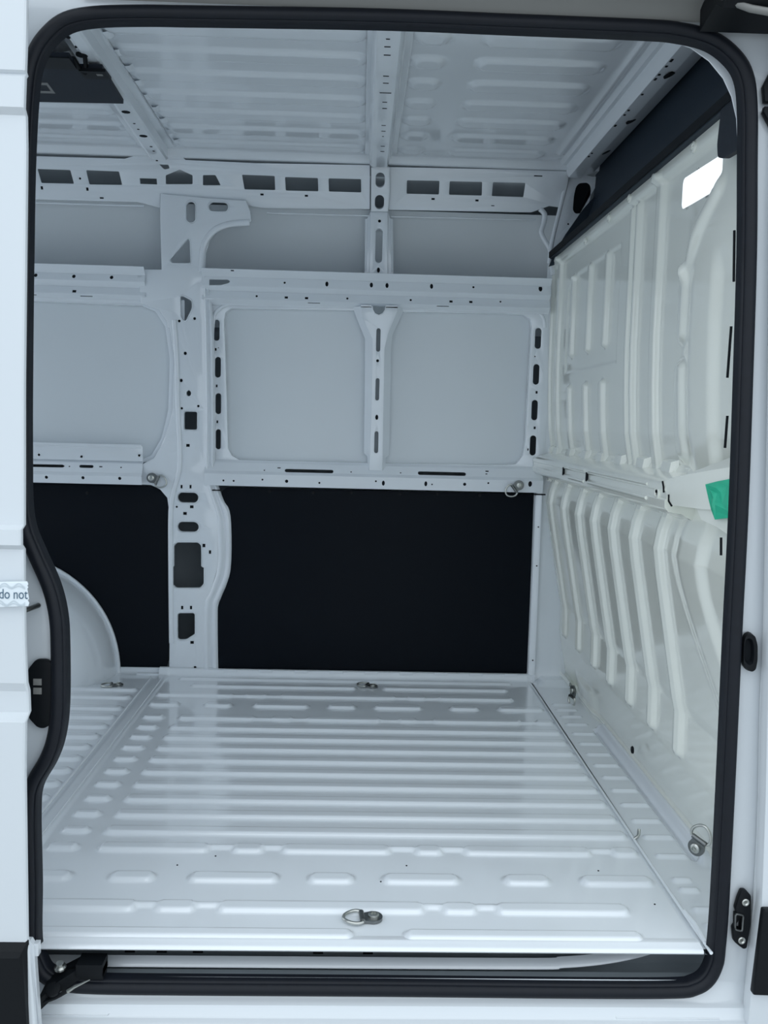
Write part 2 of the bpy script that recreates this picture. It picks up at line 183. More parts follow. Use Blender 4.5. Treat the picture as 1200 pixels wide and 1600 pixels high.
sc.view_settings.exposure = 0.68
sc.cycles.max_bounces = 14; sc.cycles.diffuse_bounces = 8; sc.cycles.glossy_bounces = 5
sc.cycles.use_denoising = True

# ------------------------------------------------------------------ materials
def mat(name, col, rough=.4, metal=0, coat=0, spec=.5, grain=0, scale=40, bump=0):
    m = bpy.data.materials.new(name); m.use_nodes = True; n = m.node_tree; b = n.nodes['Principled BSDF']
    b.inputs['Roughness'].default_value = rough; b.inputs['Metallic'].default_value = metal
    b.inputs['Coat Weight'].default_value = coat; b.inputs['Coat Roughness'].default_value = .10; b.inputs['Coat IOR'].default_value = 1.65
    b.inputs['Specular IOR Level'].default_value = spec
    tc = n.nodes.new('ShaderNodeTexCoord'); no = n.nodes.new('ShaderNodeTexNoise'); no.inputs['Scale'].default_value = scale; no.inputs['Detail'].default_value = 3
    n.links.new(tc.outputs['Object'], no.inputs['Vector'])
    r = n.nodes.new('ShaderNodeValToRGB')
    r.color_ramp.elements[0].position = .3; r.color_ramp.elements[1].position = .7
    r.color_ramp.elements[0].color = tuple(c * (1 - grain) for c in col) + (1,); r.color_ramp.elements[1].color = tuple(min(1, c * (1 + grain)) for c in col) + (1,)
    n.links.new(no.outputs[0], r.inputs[0]); n.links.new(r.outputs[0], b.inputs['Base Color'])
    if bump:
        bp = n.nodes.new('ShaderNodeBump'); bp.inputs['Strength'].default_value = bump; bp.inputs['Distance'].default_value = .002
        n.links.new(no.outputs[0], bp.inputs['Height']); n.links.new(bp.outputs[0], b.inputs['Normal'])
    return m
PAINT = mat('white_body_paint', (.825, .868, .91), .32, coat=1.0, grain=.01, scale=3)
SATIN = mat('satin_body_paint', (.74, .785, .815), .45, coat=.35, grain=.01, scale=3); SATIN.node_tree.nodes['Principled BSDF'].inputs['Coat Roughness'].default_value = .28
BULK = mat('primer_white_paint', (.865, .885, .815), .28, coat=1.0, grain=.01, scale=3)
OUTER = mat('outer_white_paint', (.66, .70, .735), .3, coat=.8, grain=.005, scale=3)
GALV = mat('grey_undercoat_and_shade', (.25, .285, .31), .5, grain=.05, scale=12)  # undercoat grey, also used as painted shade behind holes
BOARD = mat('black_hardboard', (.0012, .0035, .0075), .6, spec=.16, grain=.15, scale=300, bump=.05)
RUBBER = mat('black_rubber', (.005, .007, .012), .5, spec=.3, grain=.1, scale=60)
PLASTIC = mat('black_plastic', (.004, .0055, .0075), .5, spec=.22, grain=.1, scale=200, bump=.03)
TRIM = mat('navy_headliner', (.022, .034, .05), .6, spec=.3, grain=.1, scale=120)
TRIM2 = mat('charcoal_board', (.014, .019, .029), .6, spec=.3, grain=.1, scale=120)
ZINC = mat('zinc_plate', (.55, .56, .53), .28, metal=1, grain=.1, scale=90)
STEEL = mat('dark_steel', (.20, .21, .21), .35, metal=1, grain=.1, scale=90)
HOLE = mat('flat_black_and_hole_shade', (.004, .006, .009), .7, spec=.2)  # flat black, also painted in as the darkness inside holes and slots
GREEN = mat('green_tape', (.03, .50, .30), .35, grain=.08, scale=30, bump=.2)
LABELM = mat('white_label', (.80, .86, .90), .5, grain=.01)
INK = mat('blue_grey_ink', (.06, .12, .18), .6)
INKL = mat('pale_grey_ink', (.50, .56, .60), .6)
GREYP = mat('grey_plastic', (.22, .22, .21), .5)
GROUNDM = mat('concrete', (.40, .41, .41), .8, grain=.12, scale=2)

# ------------------------------------------------------------------ helpers
def link(name, me, parent=None, m=None, world=True):
    o = bpy.data.objects.new(name, me); COL.objects.link(o)
    if m is not None and me is not None: me.materials.append(m)
    if parent is not None:
        o.parent = parent
        if world: o.matrix_parent_inverse = Matrix.Translation(-parent.location)
    return o
def mesh(name, v, f, m, parent=None, smooth=None, world=True):
    me = bpy.data.meshes.new(name); me.from_pydata([tuple(p) for p in v], [], f)
    bm = bmesh.new(); bm.from_mesh(me); bmesh.ops.recalc_face_normals(bm, faces=bm.faces); bm.to_mesh(me); bm.free()
    if smooth: shade(me, smooth)
    return link(name, me, parent, m, world)
def shade(me, ang=35):
    me.polygons.foreach_set('use_smooth', [True] * len(me.polygons)); me.set_sharp_from_angle(angle=math.radians(ang))
class MB:
    def __init__(s): s.v = []; s.f = []
    def box(s, a, b):
        n = len(s.v); (x0, y0, z0), (x1, y1, z1) = a, b
        s.v += [(x0, y0, z0), (x1, y0, z0), (x1, y1, z0), (x0, y1, z0), (x0, y0, z1), (x1, y0, z1), (x1, y1, z1), (x0, y1, z1)]
        s.f += [tuple(n + i for i in q) for q in ((0, 3, 2, 1), (4, 5, 6, 7), (0, 1, 5, 4), (1, 2, 6, 5), (2, 3, 7, 6), (3, 0, 4, 7))]; return s
    def tube(s, path, r, n=8, closed=False, caps=True, flat=None):
        P = [Vector(p) for p in path]; L = len(P); b = len(s.v); up = Vector((0.13, .31, .94))
        for i, p in enumerate(P):
            t = (P[(i + 1) % L] - P[i - 1]) if closed else (P[min(i + 1, L - 1)] - P[max(i - 1, 0)])
            t.normalize(); a = t.cross(flat or up).normalized(); c = t.cross(a).normalized()
            ri = r[i] if isinstance(r, (list, tuple)) else r
            for k in range(n):
                th = 2 * math.pi * k / n
                s.v.append(p + a * (math.cos(th) * ri) + c * (math.sin(th) * ri))
        for i in range(L if closed else L - 1):
            for k in range(n):
                j = (i + 1) % L
                s.f.append((b + i * n + k, b + i * n + (k + 1) % n, b + j * n + (k + 1) % n, b + j * n + k))
        if caps and not closed:
            s.f.append(tuple(b + k for k in range(n))[::-1]); s.f.append(tuple(b + (L - 1) * n + k for k in range(n)))
        return s
    def lathe(s, prof, O, N, n=16):
        """prof: (radius, height) along N from O"""
        N = Vector(N).normalized(); a = N.orthogonal().normalized(); c = N.cross(a); b = len(s.v); O = Vector(O)
        for r, h in prof:
            for k in range(n):
                th = 2 * math.pi * k / n; s.v.append(O + N * h + (a * math.cos(th) + c * math.sin(th)) * r)
        for i in range(len(prof) - 1):
            for k in range(n): s.f.append((b + i * n + k, b + i * n + (k + 1) % n, b + (i + 1) * n + (k + 1) % n, b + (i + 1) * n + k))
        s.f.append(tuple(b + (len(prof) - 1) * n + k for k in range(n))); s.f.append(tuple(b + k for k in range(n))[::-1]); return s
    def prism(s, pts, dv):
        """closed 3-D polygon pushed along dv"""
        n = len(s.v); L = len(pts); dv = Vector(dv)
        s.v += [Vector(p) for p in pts] + [Vector(p) + dv for p in pts]
        s.f += [tuple(n + i for i in range(L)), tuple(n + L + i for i in range(L))[::-1]]
        s.f += [(n + i, n + (i + 1) % L, n + L + (i + 1) % L, n + L + i) for i in range(L)]; return s
    def sweep(s, prof, x0, x1, axis=0, closed=False):
        """open 2-D profile extruded along an axis; prof = the two other coordinates"""
        n = len(s.v); L = len(prof)
        for x in (x0, x1):
            for a, b in prof: s.v.append({0: (x, a, b), 1: (a, x, b), 2: (a, b, x)}[axis])
        for i in range(L if closed else L - 1): s.f.append((n + i, n + (i + 1) % L, n + L + (i + 1) % L, n + L + i))
        if closed: s.f += [tuple(n + i for i in range(L)), tuple(n + L + i for i in range(L))[::-1]]
        return s
    def band(s, A, B, closed=True):
        n = len(s.v); L = len(A); s.v += [Vector(p) for p in A] + [Vector(p) for p in B]
        s.f += [(n + i, n + (i + 1) % L, n + L + (i + 1) % L, n + L + i) for i in range(L if closed else L - 1)]; return s
    def build(s, name, m, parent=None, smooth=None, world=True): return mesh(name, s.v, s.f, m, parent, smooth, world)
def tag(o, label=None, cat=None, group=None, kind=None):
    for k, v in (('label', label), ('category', cat), ('group', group), ('kind', kind)):
        if v: o[k] = v
    return o
def thing(name, label, cat, loc, group=None):
    o = bpy.data.objects.new(name, None); o.empty_display_size = .05; COL.objects.link(o); o.location = loc; return tag(o, label, cat, group)
def struct(o): o['kind'] = 'structure'; return o
def smoothpath(p, n=6, closed=False):
    p = [Vector(q) for q in p]; L = len(p); outp = []
    for i in range(L if closed else L - 1):
        g = (lambda k: p[k % L]) if closed else (lambda k: p[min(max(k, 0), L - 1)])
        a, b, c, d = g(i - 1), g(i), g(i + 1), g(i + 2)
        for k in range(n):
            t = k / n; outp.append(.5 * ((2 * b) + (c - a) * t + (2 * a - 5 * b + 4 * c - d) * t * t + (3 * b - a - 3 * c + d) * t ** 3))
    if not closed: outp.append(p[-1])
    return outp
def shape(h):
    """hole record -> polygon"""
    if not isinstance(h[0], str): return list(h)
    k, cx, cy, w, hh = h
    if k == 'r': return [(cx - w / 2, cy - hh / 2), (cx + w / 2, cy - hh / 2), (cx + w / 2, cy + hh / 2), (cx - w / 2, cy + hh / 2)]
    if k == 'o': return [(cx + w / 2 * math.cos(t), cy + hh / 2 * math.sin(t)) for t in (2 * math.pi * i / 10 for i in range(10))]
    r = min(w, hh) / 2 * (1 if k == 'c' else .28); o = []
    for sx, sy, a0 in ((1, 1, 0), (-1, 1, 90), (-1, -1, 180), (1, -1, 270)):
        for i in range(6):
            t = math.radians(a0 + 18 * i); o.append((cx + sx * (w / 2 - r) + r * math.cos(t), cy + sy * (hh / 2 - r) + r * math.sin(t)))
    return o
def rounded(poly, r):
    P = [Vector(p) for p in poly]; o = []; L = len(P)
    for i in range(L):
        a, b, c = P[i - 1], P[i], P[(i + 1) % L]; d0 = (a - b); d1 = (c - b)
        q = min(r, d0.length * .45, d1.length * .45); p0 = b + d0.normalized() * q; p1 = b + d1.normalized() * q
        for t in (0, .25, .5, .75, 1): o.append(tuple((1 - t) ** 2 * p0 + 2 * t * (1 - t) * b + t * t * p1))
    return o
PEND = {}; HOLE_SHADE = {}
def sheet(name, outline, holes, O, V, t, m, parent=None, U=(1, 0, 0), bevel=.0008, into=None, flip=False, rh=0.002, ang=30, world=True):
    """flat pressed sheet with holes cut through; its front face lies on the plane O,U,V"""
    U, V, O = Vector(U), Vector(V).normalized(), Vector(O); N = U.cross(V)
    cu = bpy.data.curves.new(name, 'CURVE'); cu.dimensions = '2D'; cu.fill_mode = 'BOTH'; cu.extrude = max(t / 2 - bevel, 0); cu.bevel_depth = bevel; cu.bevel_resolution = 1; cu.offset = -bevel
    for pts in [outline] + [shape(h) if isinstance(h[0], str) else rounded(h, rh) for h in holes]:
        sp = cu.splines.new('POLY'); sp.points.add(len(pts) - 1)
        for q, p in zip(sp.points, pts): q.co = (p[0], p[1], 0, 1)
        sp.use_cyclic_u = True
    X = Matrix([[U[i], V[i], N[i], (O + N * (t / 2 if flip else -t / 2))[i]] for i in range(3)] + [[0, 0, 0, 1]])
    for h in holes:  # small holes get a black backing that paints in their inner shade
        q = shape(h) if isinstance(h[0], str) else h
        w_ = max(p[0] for p in q) - min(p[0] for p in q); h_ = max(p[1] for p in q) - min(p[1] for p in q)
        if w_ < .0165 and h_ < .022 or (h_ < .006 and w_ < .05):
            HOLE_SHADE.setdefault(parent.name if parent else '', (parent, MB()))[1].prism([O + U * (p[0] * 1) + V * p[1] - N * .0012 * (-1 if flip else 1) for p in q], -N * .0008)
    if into is None:
        into = link(name, bpy.data.meshes.new(name), parent, m, world); PEND[into.name] = (into, [], ang)
    tmp = bpy.data.objects.new('tmp', cu); COL.objects.link(tmp); PEND[into.name][1].append((tmp, X))
    return into
def flush():
    dg = bpy.context.evaluated_depsgraph_get(); dg.update()
    for into, lst, ang in PEND.values():
        bm = bmesh.new(); mats = [m for m in into.data.materials]
        for tmp, X in lst:
            me = bpy.data.meshes.new_from_object(tmp.evaluated_get(dg)); me.transform(X); bm.from_mesh(me); bpy.data.meshes.remove(me)
        bmesh.ops.remove_doubles(bm, verts=bm.verts, dist=.00005); bmesh.ops.recalc_face_normals(bm, faces=bm.faces)
        for f in bm.faces: f.material_index = 0
        bm.to_mesh(into.data); bm.free()
        if ang: shade(into.data, ang)
        else: into.data.polygons.foreach_set('use_smooth', [False] * len(into.data.polygons))
    for into, lst, _ in PEND.values():
        for tmp, X in lst:
            cu = tmp.data; bpy.data.objects.remove(tmp); bpy.data.curves.remove(cu)
    PEND.clear()
def hole_shade_parts():  # builds the black backings painted in as shade inside small holes
    for par, m_ in HOLE_SHADE.values():
        if par is not None: tag(m_.build('hole_shade', HOLE, par), kind='stuff')
def S(t): t = np.clip(t, 0, 1); return t * t * (3 - 2 * t)
def bead(x, y, x0, x1, yc, w, s=.014, taper=0):
    """pressed bead along x: 0..1 height, half width w, sloping sides s"""
    dx = np.maximum(np.maximum(x0 + w / 1.5 - x, x - (x1 - w / 1.5)), 0); d = np.hypot(dx * 1.5, y - yc)
    return S((w - d) / s)
def grid(name, a, b, fn, m, parent=None, keep=None, snap=None):
    """height field over two axes; fn maps arrays to XYZ"""
    A, B = np.meshgrid(a, b, indexing='ij')
    if snap is not None: A, B = snap(A, B)
    co = np.stack(fn(A, B), -1).reshape(-1, 3); na, nb = len(a), len(b)
    i = np.arange(na - 1)[:, None] * nb + np.arange(nb - 1)[None, :]
    q = np.stack([i, i + nb, i + nb + 1, i + 1], -1).reshape(-1, 4)
    if keep is not None:
        Ac = (A[:-1, :-1] + A[1:, 1:] + A[1:, :-1] + A[:-1, 1:]) / 4; Bc = (B[:-1, :-1] + B[1:, 1:] + B[1:, :-1] + B[:-1, 1:]) / 4
        q = q[keep(Ac, Bc).reshape(-1)]
    me = bpy.data.meshes.new(name); me.vertices.add(len(co)); me.vertices.foreach_set('co', co.astype(np.float32).ravel())
    me.loops.add(q.size); me.loops.foreach_set('vertex_index', q.astype(np.int32).ravel())
    me.polygons.add(len(q)); me.polygons.foreach_set('loop_start', np.arange(0, q.size, 4, dtype=np.int32)); me.update(calc_edges=True)
    me.polygons.foreach_set('use_smooth', np.ones(len(q), bool)); me.update()
    return link(name, me, parent, m)

# ================================================================== SETTING
# ------------------------------------------------------------------ ground outside
g = MB().box((-9, -9, -.72), (9, 4, -.64)).build('ground', GROUNDM); struct(g)
# ------------------------------------------------------------------ cargo floor, pressed beads
XL, XR, YF = -.745, .69, 1.80
ROW = [.47 + .0902 * k for k in range(9)]
BEADS = []
for y in ROW: BEADS += [(-.583, .668, y, .024), (-.684, -.618, y, .019)]
NECK = []
for y, sg in ((.385, -1), (1.288, 1)):
    for a, b in ((-.574, -.318), (-.272, -.194), (-.160, .096), (.145, .215), (.258, .560), (.602, .668)): BEADS.append((a, b, y, .024))
    for a, b in ((-.33, -.26), (-.205, -.15), (.085, .155), (.205, .268), (.55, .61)): NECK.append((a, b, y - .007 * sg, .013))
    BEADS.append((-.690, -.618, y, .021))
for y, sg in ((.137, -1), (1.533, 1)):
    for a, b in ((-.70, -.424), (-.392, -.305), (-.266, .155), (.186, .262), (.296, .573)): BEADS.append((a, b, y, .024))
    for a, b in ((-.436, -.38), (-.315, -.255), (.145, .196), (.252, .306)): NECK.append((a, b, y - .007 * sg, .013))
for y in (.253, 1.423):
    for a, b in ((-.70, -.593), (-.515, -.415), (-.345, -.152), (-.09, .010), (.070, .238), (.332, .435), (.500, .660)): BEADS.append((a, b, y, .024))
for y in (.041, 1.642):
    for a, b in ((-.60, .010), (.107, .570)): BEADS.append((a, b, y, .021))
BEADS += [(-.66, .60, 1.725, .014)]
def floor_h(x, y):
    z = np.zeros_like(x)
    for a, b, c, w in BEADS: z = np.maximum(z, bead(x, y, a, b, c, w, .0105))
    for a, b, c, w in NECK: z = np.maximum(z, .8 * bead(x, y, a, b, c, w, .010))
    z = z * .0085
    z += .004 * S((-.705 - x) / .008) - .004 * S((x - .672) / .006)
    z += .025 * S((y - 1.768) / .02)
    return x, y, z
floor = grid('floor', np.arange(XL, XR + .001, .0056), np.arange(.012, YF + .001, .0036), floor_h, PAINT); struct(floor)
def floor_l(x, y):
    z = np.zeros_like(x)
    for k in range(-3, 13):
        yy = .47 + .0902 * k + (.03 if k > 10 else 0)
        z = np.maximum(z, bead(x, y, -2.5, -.778, yy, .024, .0105))
    return x, y, z * .0085
grid('rear_floor_panel', np.arange(-2.62, XL + .012, .0074), np.arange(-.012, YF + .001, .0045), floor_l, PAINT, floor)
def floor_r(x, y):
    z = np.full_like(x, -.004)
    for yy in (.842, .753, .66, .565, .476, .380, .271, .229, .150, .09, .932, 1.02, 1.11, 1.2, 1.29, 1.37, 1.44, 1.50):
        z = np.maximum(z, -.004 + .006 * bead(x, y, .706, .784 - .03 * (yy < .3), yy, .014, .012))
    z += .022 * S((x - .796) / .012) * S((y - .33) / .03) * S((1.27 - y) / .03) - .010 * bead(y, x, .36, 1.25, .800, .016, .010)
    z += .02 * S((y - 1.71) / .04) * S((x - .70) / .03)
    return x, y, z
grid('front_floor_strip', np.arange(XR - .012, .86, .0042), np.arange(.012, YF + .001, .0045), floor_r, PAINT, floor)
# folded seam lips and sill edge
MB().tube([(.684, -.01, .002), (.680, .36, .002), (.677, .9, .002), (.676, 1.71, .002)], .0035).build('seam_lip', PAINT, floor, 60)
MB().tube([(-.719, .30, .006), (-.719, 1.0, .006), (-.722, 1.74, .006)], .0025).build('seam_lip', PAINT, floor, 60)
MB().tube([(-.763, .25, .004), (-.763, 1.0, .004), (-.766, 1.74, .004)], .0035).build('seam_lip', PAINT, floor, 60)
MB().sweep([(.04, .0005), (.024, .0035), (.020, .0035), (.018, .002), (.006, .0015), (.001, -.001), (-.001, -.005), (.001, -.008), (.03, -.009)], -1.2, .674).build('sill_edge', PAINT, floor, 50)
MB().tube([(.684, .02, .004), (.687, .08, .006), (.684, .13, .004)], .005).build('sealant_bead', PAINT, floor, 60)
fo = MB()
for k in range(9):
    x = -.50 + .135 * k; fo.box((x, 1.779, .0), (x + .05, 1.7835, .027))
fo.box((-.56, 1.783, -.01), (.70, 1.80, .024)).build('floor_upstand', PAINT, floor)
for px, py in D['specks']:
    MB().lathe([(.0022, 0), (.0018, .0012), (.0006, .0018)], (px, py, .0), (0, 0, 1), 7).build('dirt_speck', HOLE, floor)
cx, cy = D['clip'][0]
MB().tube([(cx - .006, cy, .003), (cx, cy - .002, .009), (cx + .005, cy + .004, .012), (cx + .008, cy + .012, .022)], .004, 7).build('sealant_clip', ZINC, floor, 60)
MB().box((-2.62, 1.79, -.03), (.90, 2.05, -.012)).build('added_light_panel', PAINT, floor)  # added panel, stops light leaking in from below the far wall
MB().box((-2.6, 1.803, -.012), (-.66, 1.815, .022)).build('floor_upstand', PAINT, floor)
MB().sweep([(1.77, .0), (1.795, .004), (1.806, .018), (1.806, .022)], -2.6, -.72).build('floor_fillet', PAINT, floor, 50)
MB().box((-.83, 1.775, -.01), (-.54, 1.815, .006)).build('floor_upstand', PAINT, floor)
# ------------------------------------------------------------------ step well under the floor
# ------------------------------------------------------------------ far side wall: outer skin
prof = [(2.035, -.03), (2.035, 1.60), (2.0, 1.74), (1.955, 1.86), (1.90, 1.985)]
wf = MB().sweep(prof, -2.65, .90).build('wall_far', GALV, None, 40); struct(wf)  # kept grey so the cavities behind the holes look darker
MB().sweep([(2.03, 1.34), (2.02, 1.44), (2.0, 1.50), (1.975, 1.56), (1.948, 1.62), (1.92, 1.68), (1.893, 1.73), (1.868, 1.775)], -2.62, .90).build('upper_skin', SATIN, wf, 60)
MB().box((.885, 1.78, -.03), (.90, 2.05, 1.97)).build('added_light_cap', PAINT, wf)  # added cap, keeps daylight from leaking into the wall cavity
MB().box((.69, 1.822, -.01), (.89, 1.826, 1.60)).build('corner_sheet', PAINT, wf)
def xz(pts, y): return [(p[0], y, p[1]) for p in pts]
VZ = (0, 0, 1)
def win_skin(P):
    xs = [p[0] for p in P]; zs = [p[1] for p in P]; a, b, c, d = min(xs) - .015, max(xs) + .006, min(zs) - .015, max(zs) + .015
    def fn(x, z): u = (x - a) / (b - a) * 2 - 1; v = (z - c) / (d - c) * 2 - 1; return x, 1.850 + .005 * (1 - v * v), z
    grid('window_skin', np.linspace(a, b, 40), np.linspace(c, d, 24), fn, SATIN, wf)
sheet('window_frame', D['frame_r'], D['frame_r_h'] + [D['win_r']], (0, 1.82, 0), VZ, .003, PAINT, wf, rh=.004)
MB().band(xz(D['win_r'], 1.8215), xz(D['win_r'], 1.850)).build('window_flange', PAINT, wf, 40)
win_skin(D['win_r'])
lf = D['win_l']; ol = [(-2.6, lf[0][1] + .02), (-.66, lf[1][1] + .02), (-.66, lf[-1][1] - .012), (-2.6, lf[-1][1] - .012)]
wl = [(-2.58, lf[0][1])] + [tuple(p) for p in lf[1:-1]] + [(-2.58, lf[-1][1])]
sheet('window_frame', ol, [wl], (0, 1.82, 0), VZ, .003, PAINT, wf, rh=.004)
MB().band(xz(wl, 1.8215), xz(wl, 1.850)).build('window_flange', PAINT, wf, 40)
win_skin(wl)
for key, nm in (('top_r', 'belt_rail'), ('bot_r', 'lower_rail'), ('top_l', 'belt_rail'), ('bot_l', 'lower_rail')):
    into = None
    for st in D[key]:
        x0, x1 = st['X']; L = st['L']
        into = sheet(nm, [(x0, 0), (x1, 0), (x1, L), (x0, L)], st['h'], st['O'], st['V'], .0016, PAINT, wf, bevel=.0003, into=into, rh=.003, ang=0)
# ledge on top of the belt rails and backs
# reinforcement plate with dimples on the left lower rail
pl = D['plate_l']; pl[0] = (-2.5, pl[0][1]); pl[-1] = (-2.5, pl[-1][1])
sheet('reinforcement_plate', pl, [], (0, 1.785, 0), VZ, .008, PAINT, wf)
for a, b in D['plate_l_b']: MB().lathe([(.008, 0), (.008, .0015), (.005, .002), (.004, -.001)], (a, 1.785, b), (0, -1, 0), 14).build('dimple', PAINT, wf, 40)
MB().tube([(-2.5, 1.786, pl[1][1] - .013), (pl[1][0], 1.786, pl[1][1] - .013)], .0025).build('plate_fold', PAINT, wf, 60)
# main pillar
sheet('pillar', D['pillar'], D['pillar_h'], (0, 1.80, 0), VZ, .014, PAINT, wf, bevel=.003, rh=.006)
def ridge(nm, pts, y, r, sq=.6, n=6):
    p = smoothpath([(a, y, b) for a, b in pts], n); o = MB().tube(p, r, 10)
    o.v = [Vector((q.x, y + (q.y - y) * sq, q.z)) for q in o.v]; return o.build(nm, PAINT, wf, 60)
fa = smoothpath([(a, 0, b) for a, b in D['flank_a']], 5); fb = smoothpath([(a, 0, b) for a, b in D['flank_b']], 5); fl = MB(); nf = len(fa)
FY = [1.801, 1.796, 1.795, 1.799, 1.806, 1.806, 1.800, 1.798, 1.802, 1.811]
for j, y in enumerate(FY):
    t = j / (len(FY) - 1); fl.v += [(p.x + (q.x - p.x) * t, y, p.z + (q.z - p.z) * t) for p, q in zip(fa, fb)]
for j in range(len(FY) - 1): fl.f += [(j * nf + i, j * nf + i + 1, (j + 1) * nf + i + 1, (j + 1) * nf + i) for i in range(nf - 1)]
fl.build('pillar_flank', PAINT, wf, 60)
ridge('pillar_ridge', D['ridge_l'], 1.80, .010); ridge('pillar_ridge', D['ridge_c'], 1.80, .012)
for k_ in ('fr_bead_r', 'fr_bead_l', 'fr_bead_e'): ridge('frame_bead', D[k_], 1.82, .007)
ridge('strut', D['strut_l'], 1.806, .009); ridge('strut', D['strut_l2'], 1.804, .006)
for h in D['pillar_h']:
    s = shape(h) if isinstance(h[0], str) else rounded(h, .006)
    xs = [p[0] for p in s]; ys = [p[1] for p in s]
    if max(xs) - min(xs) > .025:
        c = Vector((sum(xs) / len(xs), sum(ys) / len(ys))); e = [c + (Vector(p) - c) * (1 + .004 / max((Vector(p) - c).length, .01)) for p in s]
        MB().tube(xz(e, 1.7995), .0022, 6, True).build('hole_rim', PAINT, wf, 60)
# cantrail with openings
can = D['can']
sheet('cantrail', D['can_l'], D['can_lh'], can['O'], can['V'], .003, PAINT, wf, rh=.004)
sheet('cantrail', D['can_r'], D['can_rh'], can['O'], can['V'], .003, PAINT, wf, rh=.004)
MB().tube([(-2, 1.826, 1.752), (-.81, 1.826, 1.752)], .004).build('cantrail_flange', PAINT, wf, 60)
MB().tube([(-.36, 1.83, 1.742), (.02, 1.83, 1.744)], .003).build('cantrail_flange', PAINT, wf, 60)
MB().tube([(.10, 1.83, 1.744), (.64, 1.83, 1.748)], .003).build('cantrail_flange', PAINT, wf, 60)
# posts
pt = D['post_top']; sheet('upper_post', pt['o'], pt['h'], pt['O'], pt['V'], .03, PAINT, wf, bevel=.002)
sheet('upper_post', D['post_up'], D['post_up_h'], (0, 1.815, 0), VZ, .03, PAINT, wf, bevel=.002)
sheet('post_flange', D['post_up_f'], [shape(h) for h in D['post_up_h'] if h[0] == 'c'], (0, 1.832, 0), VZ, .01, PAINT, wf, bevel=.002)
MB().tube(xz([(D['post_up_f'][7][0] + .006, D['post_up_f'][7][1]), (D['post_up_f'][7][0] + .006, D['post_up_f'][6][1] + .01)], 1.831), .003).build('post_bead', PAINT, wf, 60)
MB().tube(xz([(D['post_up_f'][4][0] - .006, D['post_up_f'][4][1]), (D['post_up_f'][5][0] - .006, D['post_up_f'][5][1] + .01)], 1.831), .003).build('post_bead', PAINT, wf, 60)
sheet('funnel_post', D['fun_i'], D['fun_h'] + D['fun_slit'], (0, 1.79, 0), VZ, .003, PAINT, wf, bevel=.001)
MB().band(xz(D['fun_o'], 1.817), xz(D['fun_i'], 1.7915)).build('post_flank', PAINT, wf, 40)
_c = Vector((sum(p[0] for p in D['fun_o']) / 15, 0)); sheet('post_flange', D['fun_o'], [[(p[0] * .9 + q[0] * .1, max(min(p[1], 1.38), .80)) for p, q in zip(D['fun_i'], D['fun_o'])][3:9]], (0, 1.817, 0), VZ, .003, PAINT, wf)
for h in D['fun_h']:
    if h[0] == 'c': MB().box((h[1] - .01, 1.806, h[2] - h[4] * .55), (h[1] + .01, 1.807, h[2] + h[4] * .55)).build('slot_shade_plate', GALV, wf)  # grey plate added behind each slot as its painted inner shade
nt_ = D['fun_notch']; MB().prism(xz(nt_, 1.7895), (0, .001, 0)).build('notch', GALV, wf)
MB().tube(xz(nt_[1:-1] + [nt_[-1], nt_[0]], 1.789), .002, 6).build('notch_rim', PAINT, wf, 60)
# flange right of the lining and corner post at the roof
MB().sweep([(.672, 1.812), (.676, 1.796), (.688, 1.79), (.70, 1.79), (.706, 1.82)], .0, .74, 2).build('corner_flange', PAINT, wf, 30)
for z in (.60, .45, .08): MB().lathe([(.003, 0), (.003, .001)], (.69, 1.7895, z), (0, -1, 0), 8).build('hole_shade_disc', HOLE, wf)  # black discs drawn as the dark of small holes
MB().box((.665, 1.787, .722), (.712, 1.7925, .727)).build('joint_slit_shade', HOLE, wf)
MB().box((-.551, 1.797, .710), (-.520, 1.8055, .714)).build('joint_slit_shade', HOLE, wf)
sheet('corner_post', D['corner'], D['corner_h'], (0, 1.79, 0), VZ, .004, PAINT, wf, rh=.01)
MB().prism([(a, 1.795, b) for a, b in rounded(D['corner_h'][0], .01)], (0, .002, 0)).build('cavity_shade', HOLE, wf)  # black piece behind the opening, painted in as cavity darkness
ridge('corner_bead', D['corner_b'], 1.815, .010)
ridge('corner_bead', D['corner'][-3:] + [D['corner'][0]], 1.79, .008)
# ------------------------------------------------------------------ ceiling
RIBS = [.69 + .1545 * k for k in range(7)]
def ceil_h(x, y):
    z = np.zeros_like(x)
    for k, yc in enumerate(RIBS + [.535, .38, .225]):
        c = yc + .045
        z = np.maximum(z, np.maximum(bead(x, y, -2.5, -.79, c, .045, .018), bead(x, y, -.66, -.002, c, .045, .018)))
        z = np.maximum(z, np.maximum(bead(x, y, .115, .207, c, .045, .018), bead(x, y, .287, .63, c, .045, .018)))
    for c in (1.70,):
        for a in np.arange(-2, .6, .17): z = np.maximum(z, .6 * bead(x, y, a, a + .14, c, .012, .01))
    z = np.maximum(z, bead(y, x, -.2, 1.66, .684, .014, .012))
    return x, y, 1.936 - .009 * z - .026 * S((y - 1.742) / .008)
ce = grid('ceiling', np.arange(-2.62, .90, .0095), np.arange(-.02, 1.93, .0052), ceil_h, PAINT); struct(ce)
def bow(nm, sec, y0, y1, parent=ce): return MB().sweep(sec, y0, y1, 1).build(nm, PAINT, parent, 25)
def slot_shades(pts, z, ws, h=.005):
    for (a, b), w_ in zip(pts, ws): MB().box((a - w_ / 2, b - h / 2, z - .0006), (a + w_ / 2, b + h / 2, z + .004)).build('slot_shade', HOLE, ce)  # black blocks painted in as the dark of open bow slots
bow('roof_bow', [(-.003, 1.932), (-.001, 1.928), (.010, 1.926), (.012, 1.922), (.016, 1.893), (.021, 1.885), (.076, 1.885), (.081, 1.893), (.090, 1.922), (.094, 1.926), (.108, 1.928), (.112, 1.932)], .05, 1.70)
